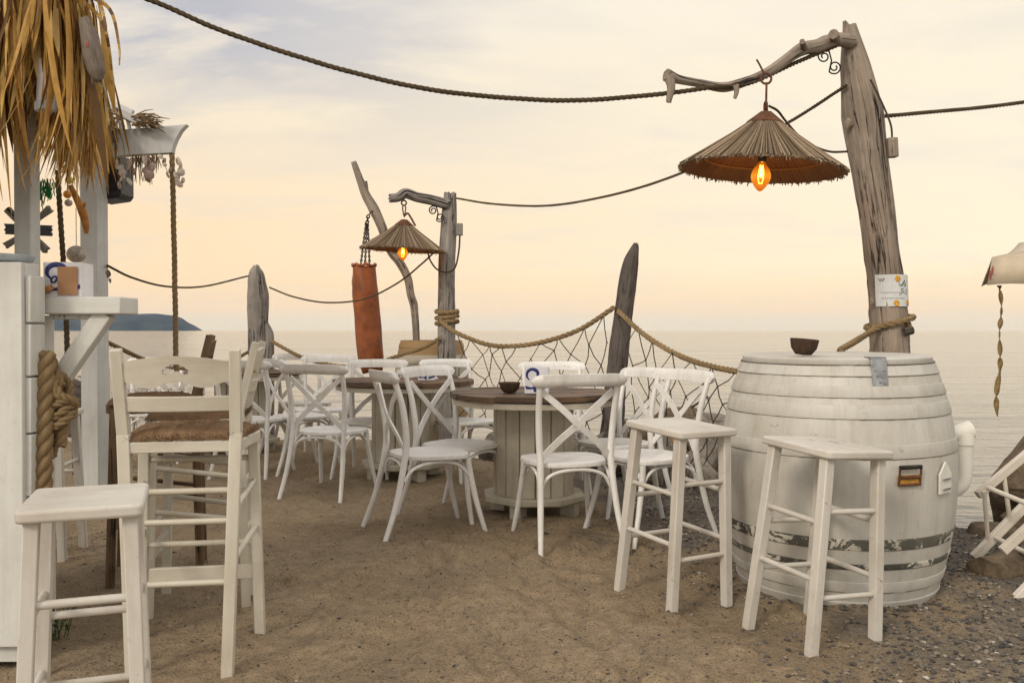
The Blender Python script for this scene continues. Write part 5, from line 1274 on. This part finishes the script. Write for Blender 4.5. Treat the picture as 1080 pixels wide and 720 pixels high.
m = MB(); lp = P(710, 462, 6.0); m.sheet([lp+Vector((-.09, 0, .12)), lp+Vector((.11, .05, -.02)), lp+Vector((.06, -.02, -.10)), lp+Vector((-.01, -.02, -.02))], .006); o = m.build('dry_leaf', M['conch'], None, 30); tag(o, 'big dry orange leaf caught on the rocks behind the white stool', 'leaf'); rebase(o, lp)
t = None

# ------------------------------------------------------------------ gravel (uncountable)
def gravel():
    base = np.array([[1, 0, 0], [-1, 0, 0], [0, 1, 0], [0, -1, 0], [0, 0, 1], [0, 0, -1], [.6, .6, .55], [-.6, .6, .55], [.6, -.6, .55], [-.6, -.6, .55]], float)
    bm = bmesh.new()
    for p in base: bm.verts.new(p)
    bm.verts.ensure_lookup_table(); bmesh.ops.convex_hull(bm, input=bm.verts); bm.verts.index_update(); hv = np.array([v.co[:] for v in bm.verts]); hf = [[v.index for v in f.verts] for f in bm.faces]; bm.free()
    V = []; F = []; n = 0
    def put(x, y, s):
        nonlocal n
        k = np.array([s*rng.uniform(.8, 1.35), s*rng.uniform(.7, 1.1), s*rng.uniform(.4, .75)]); a = rng.uniform(0, 6.28); ca, sa = math.cos(a), math.sin(a)
        p = hv*k*rng.uniform(.82, 1.12, hv.shape); q = np.stack([p[:, 0]*ca-p[:, 1]*sa+x, p[:, 0]*sa+p[:, 1]*ca+y, p[:, 2]+gheight(x, y)+s*.12], 1); V.append(q)
        F.extend([[n+i for i in f] for f in hf]); n += len(hv)
    cnt = 0; tries = 0
    while cnt < 34000 and tries < 330000:
        tries += 1; y = 2.35+8*rng.random()**1.5; x = rng.uniform(-.62, .62)*y
        if abs(x) > 4: continue
        cl = noise.noise(Vector((x*1.1+3, y*1.1, 0)))*.5+noise.noise(Vector((x*3, y*3, 5)))*.25
        dens = .045+max(0, cl-.14)*.75+sstep(.5, 1.8, x+cl*1.6)*.55+sstep(4.0, 5.0, y)*sstep(.3, .8, x)*.75
        if math.hypot(x-BX, y-BY) < .50: dens = .6
        if rng.random() > dens: continue
        put(x, y, .0026+.0085*rng.random()**2.6*(1.35 if x > .8 else .72)); cnt += 1
    for _ in range(5): y = rng.uniform(2.5, 5); x = rng.uniform(-.5, .5)*y; put(x, y, rng.uniform(.012, .022))
    me = bpy.data.meshes.new('gravel'); me.from_pydata(np.concatenate(V).tolist(), [], F); me.update()
    mt = island_ramp('gravel_stone', [(0, (.05, .048, .047)), (.45, (.12, .11, .10)), (.75, (.20, .175, .145)), (.90, (.28, .22, .15)), (.97, (.36, .32, .27)), (1, (.55, .52, .47))], .85, .25, 0, .3, 80)
    me.materials.append(mt); o = bpy.data.objects.new('gravel', me); C.objects.link(o); tag(o, 'loose small grey gravel scattered over the sand', 'gravel', kind='stuff')
gravel()

# ------------------------------------------------------------------ sky, light, air, camera
w = bpy.data.worlds.new('World'); bpy.context.scene.world = w; w.use_nodes = True; nt = w.node_tree
class WN(NT):
    def __init__(s): s.t = nt; s.n = nt.nodes
W_ = WN(); bg = nt.nodes['Background']
SUN_EL, SUN_ROT = R(33), R(215)
sky = W_.node('ShaderNodeTexSky', sky_type='NISHITA', sun_disc=False); sky.sun_elevation = SUN_EL; sky.sun_rotation = SUN_ROT
tc = W_.node('ShaderNodeTexCoord'); sep = W_.node('ShaderNodeSeparateXYZ'); W_.link(tc.outputs['Generated'], sep.inputs[0]); X, Yc, Z = sep.outputs
zc = W_.math('MAXIMUM', Z, 0.0)
# cloud deck colours by height above the horizon
col = W_.ramp(zc, [(0.0, (.77, .615, .47)), (.018, (.80, .615, .445)), (.05, (.82, .61, .385)), (.12, (.835, .615, .375)), (.24, (.82, .695, .50)), (.40, (.81, .75, .65)), (.62, (1.0, .95, .88)), (1.0, (1.05, 1.0, .95))])
# warmer to the left near the horizon, paler to the right
az = W_.ramp(W_.math('ADD', W_.math('MULTIPLY', X, .9), .5), [(.05, 0.0), (.95, 1.0)])
lowm = W_.ramp(zc, [(.02, 0.0), (.07, 1.0), (.22, 1.0), (.42, 0.0)])
col = W_.mix(W_.math('MULTIPLY', W_.math('MULTIPLY', az, lowm), .75), col, (.845, .755, .585))
# streaky clouds
den = W_.math('ADD', zc, .16); cb = W_.node('ShaderNodeCombineXYZ'); W_.link(W_.math('DIVIDE', X, den), cb.inputs[0]); W_.link(W_.math('DIVIDE', Yc, den), cb.inputs[1])
mp = W_.node('ShaderNodeMapping'); mp.inputs['Scale'].default_value = (.75, 1.5, 1); mp.inputs['Rotation'].default_value = (0, 0, R(-14)); mp.inputs['Location'].default_value = (.9, .35, 0); W_.link(cb.outputs[0], mp.inputs['Vector'])
n1 = W_.noise(mp.outputs['Vector'], 1.15, 7, .56, .5); n2 = W_.noise(mp.outputs['Vector'], 2.4, 6, .55, .4)
grey = W_.ramp(n1, [(.41, 0.0), (.55, 1.0)])
leftm = W_.ramp(W_.math('ADD', W_.math('MULTIPLY', X, -1.0), .5), [(.36, .15), (.80, 1.0)]); him = W_.ramp(zc, [(.15, 0.03), (.30, 1.0)])
col = W_.mix(W_.math('MULTIPLY', W_.math('MULTIPLY', W_.math('ADD', W_.math('MULTIPLY', grey, .82), .18), W_.math('MULTIPLY', leftm, him)), .95), col, (.41, .405, .445))
col = W_.mix(W_.math('MULTIPLY', W_.ramp(n2, [(.48, 0.0), (.68, 1.0)]), .32), col, (.63, .58, .53))
# pale bluish band of far air at the horizon
band = W_.ramp(zc, [(0.0, .95), (.012, .85), (.022, .35), (.05, 0.0)])
col = W_.mix(W_.math('MULTIPLY', band, .8), col, (.64, .615, .57))
# the brighter open sky behind the camera and overhead
back = W_.ramp(W_.math('ADD', W_.math('MULTIPLY', Yc, -.5), .5), [(.42, 0.0), (.85, 1.0)])
col = W_.mix(W_.math('MULTIPLY', back, 1.0), col, (.92, .845, .75))
sk = W_.node('ShaderNodeVectorMath', operation='SCALE'); W_.link(sky.outputs[0], sk.inputs[0]); sk.inputs['Scale'].default_value = .09
col = W_.mix(.10, col, sk.outputs[0])
W_.link(col, bg.inputs['Color']); bg.inputs['Strength'].default_value = 1.0

sl = bpy.data.lights.new('sun', 'SUN'); sl.energy = 1.25; sl.angle = R(14); sl.color = (1, .90, .76)
so = bpy.data.objects.new('sun', sl); C.objects.link(so)
sd = Vector((math.sin(SUN_ROT)*math.cos(SUN_EL), math.cos(SUN_ROT)*math.cos(SUN_EL), math.sin(SUN_EL)))
so.rotation_euler = (-sd).to_track_quat('-Z', 'Y').to_euler(); so.location = sd*50
if True:
    m = MB(); m.box((-900, 1692, 48.5), (6400, 3416, 103)); hz = m.build('haze', None, None, 0); tag(hz, kind='stuff')
    hmat = bpy.data.materials.new('sea_haze'); hmat.use_nodes = True; n_ = hmat.node_tree; n_.nodes.remove(n_.nodes['Principled BSDF']); vp = n_.nodes.new('ShaderNodeVolumePrincipled'); vp.inputs['Anisotropy'].default_value = .6; vp.inputs['Color'].default_value = (.15, .40, .95, 1); vp.inputs['Absorption Color'].default_value = (1, 1, 1, 1); vp.inputs['Density'].default_value = .00012
    n_.links.new(vp.outputs[0], n_.nodes['Material Output'].inputs['Volume']); hz.data.materials.append(hmat)
cam = bpy.data.cameras.new('camera'); co = bpy.data.objects.new('camera', cam); C.objects.link(co); co.location = CAM; co.rotation_euler = (PI/2-PITCH, 0, 0)
cam.sensor_width = 36; cam.lens = 36*FPX/1080; cam.clip_start = .05; cam.clip_end = 12000
sc = bpy.context.scene; sc.camera = co
sc.view_settings.view_transform = 'Standard'; sc.view_settings.look = 'None'; sc.view_settings.exposure = .40; sc.view_settings.gamma = 1
sc.render.engine = 'CYCLES'; sc.cycles.max_bounces = 6; sc.cycles.transparent_max_bounces = 12; sc.cycles.volume_bounces = 0; sc.cycles.use_denoising = True
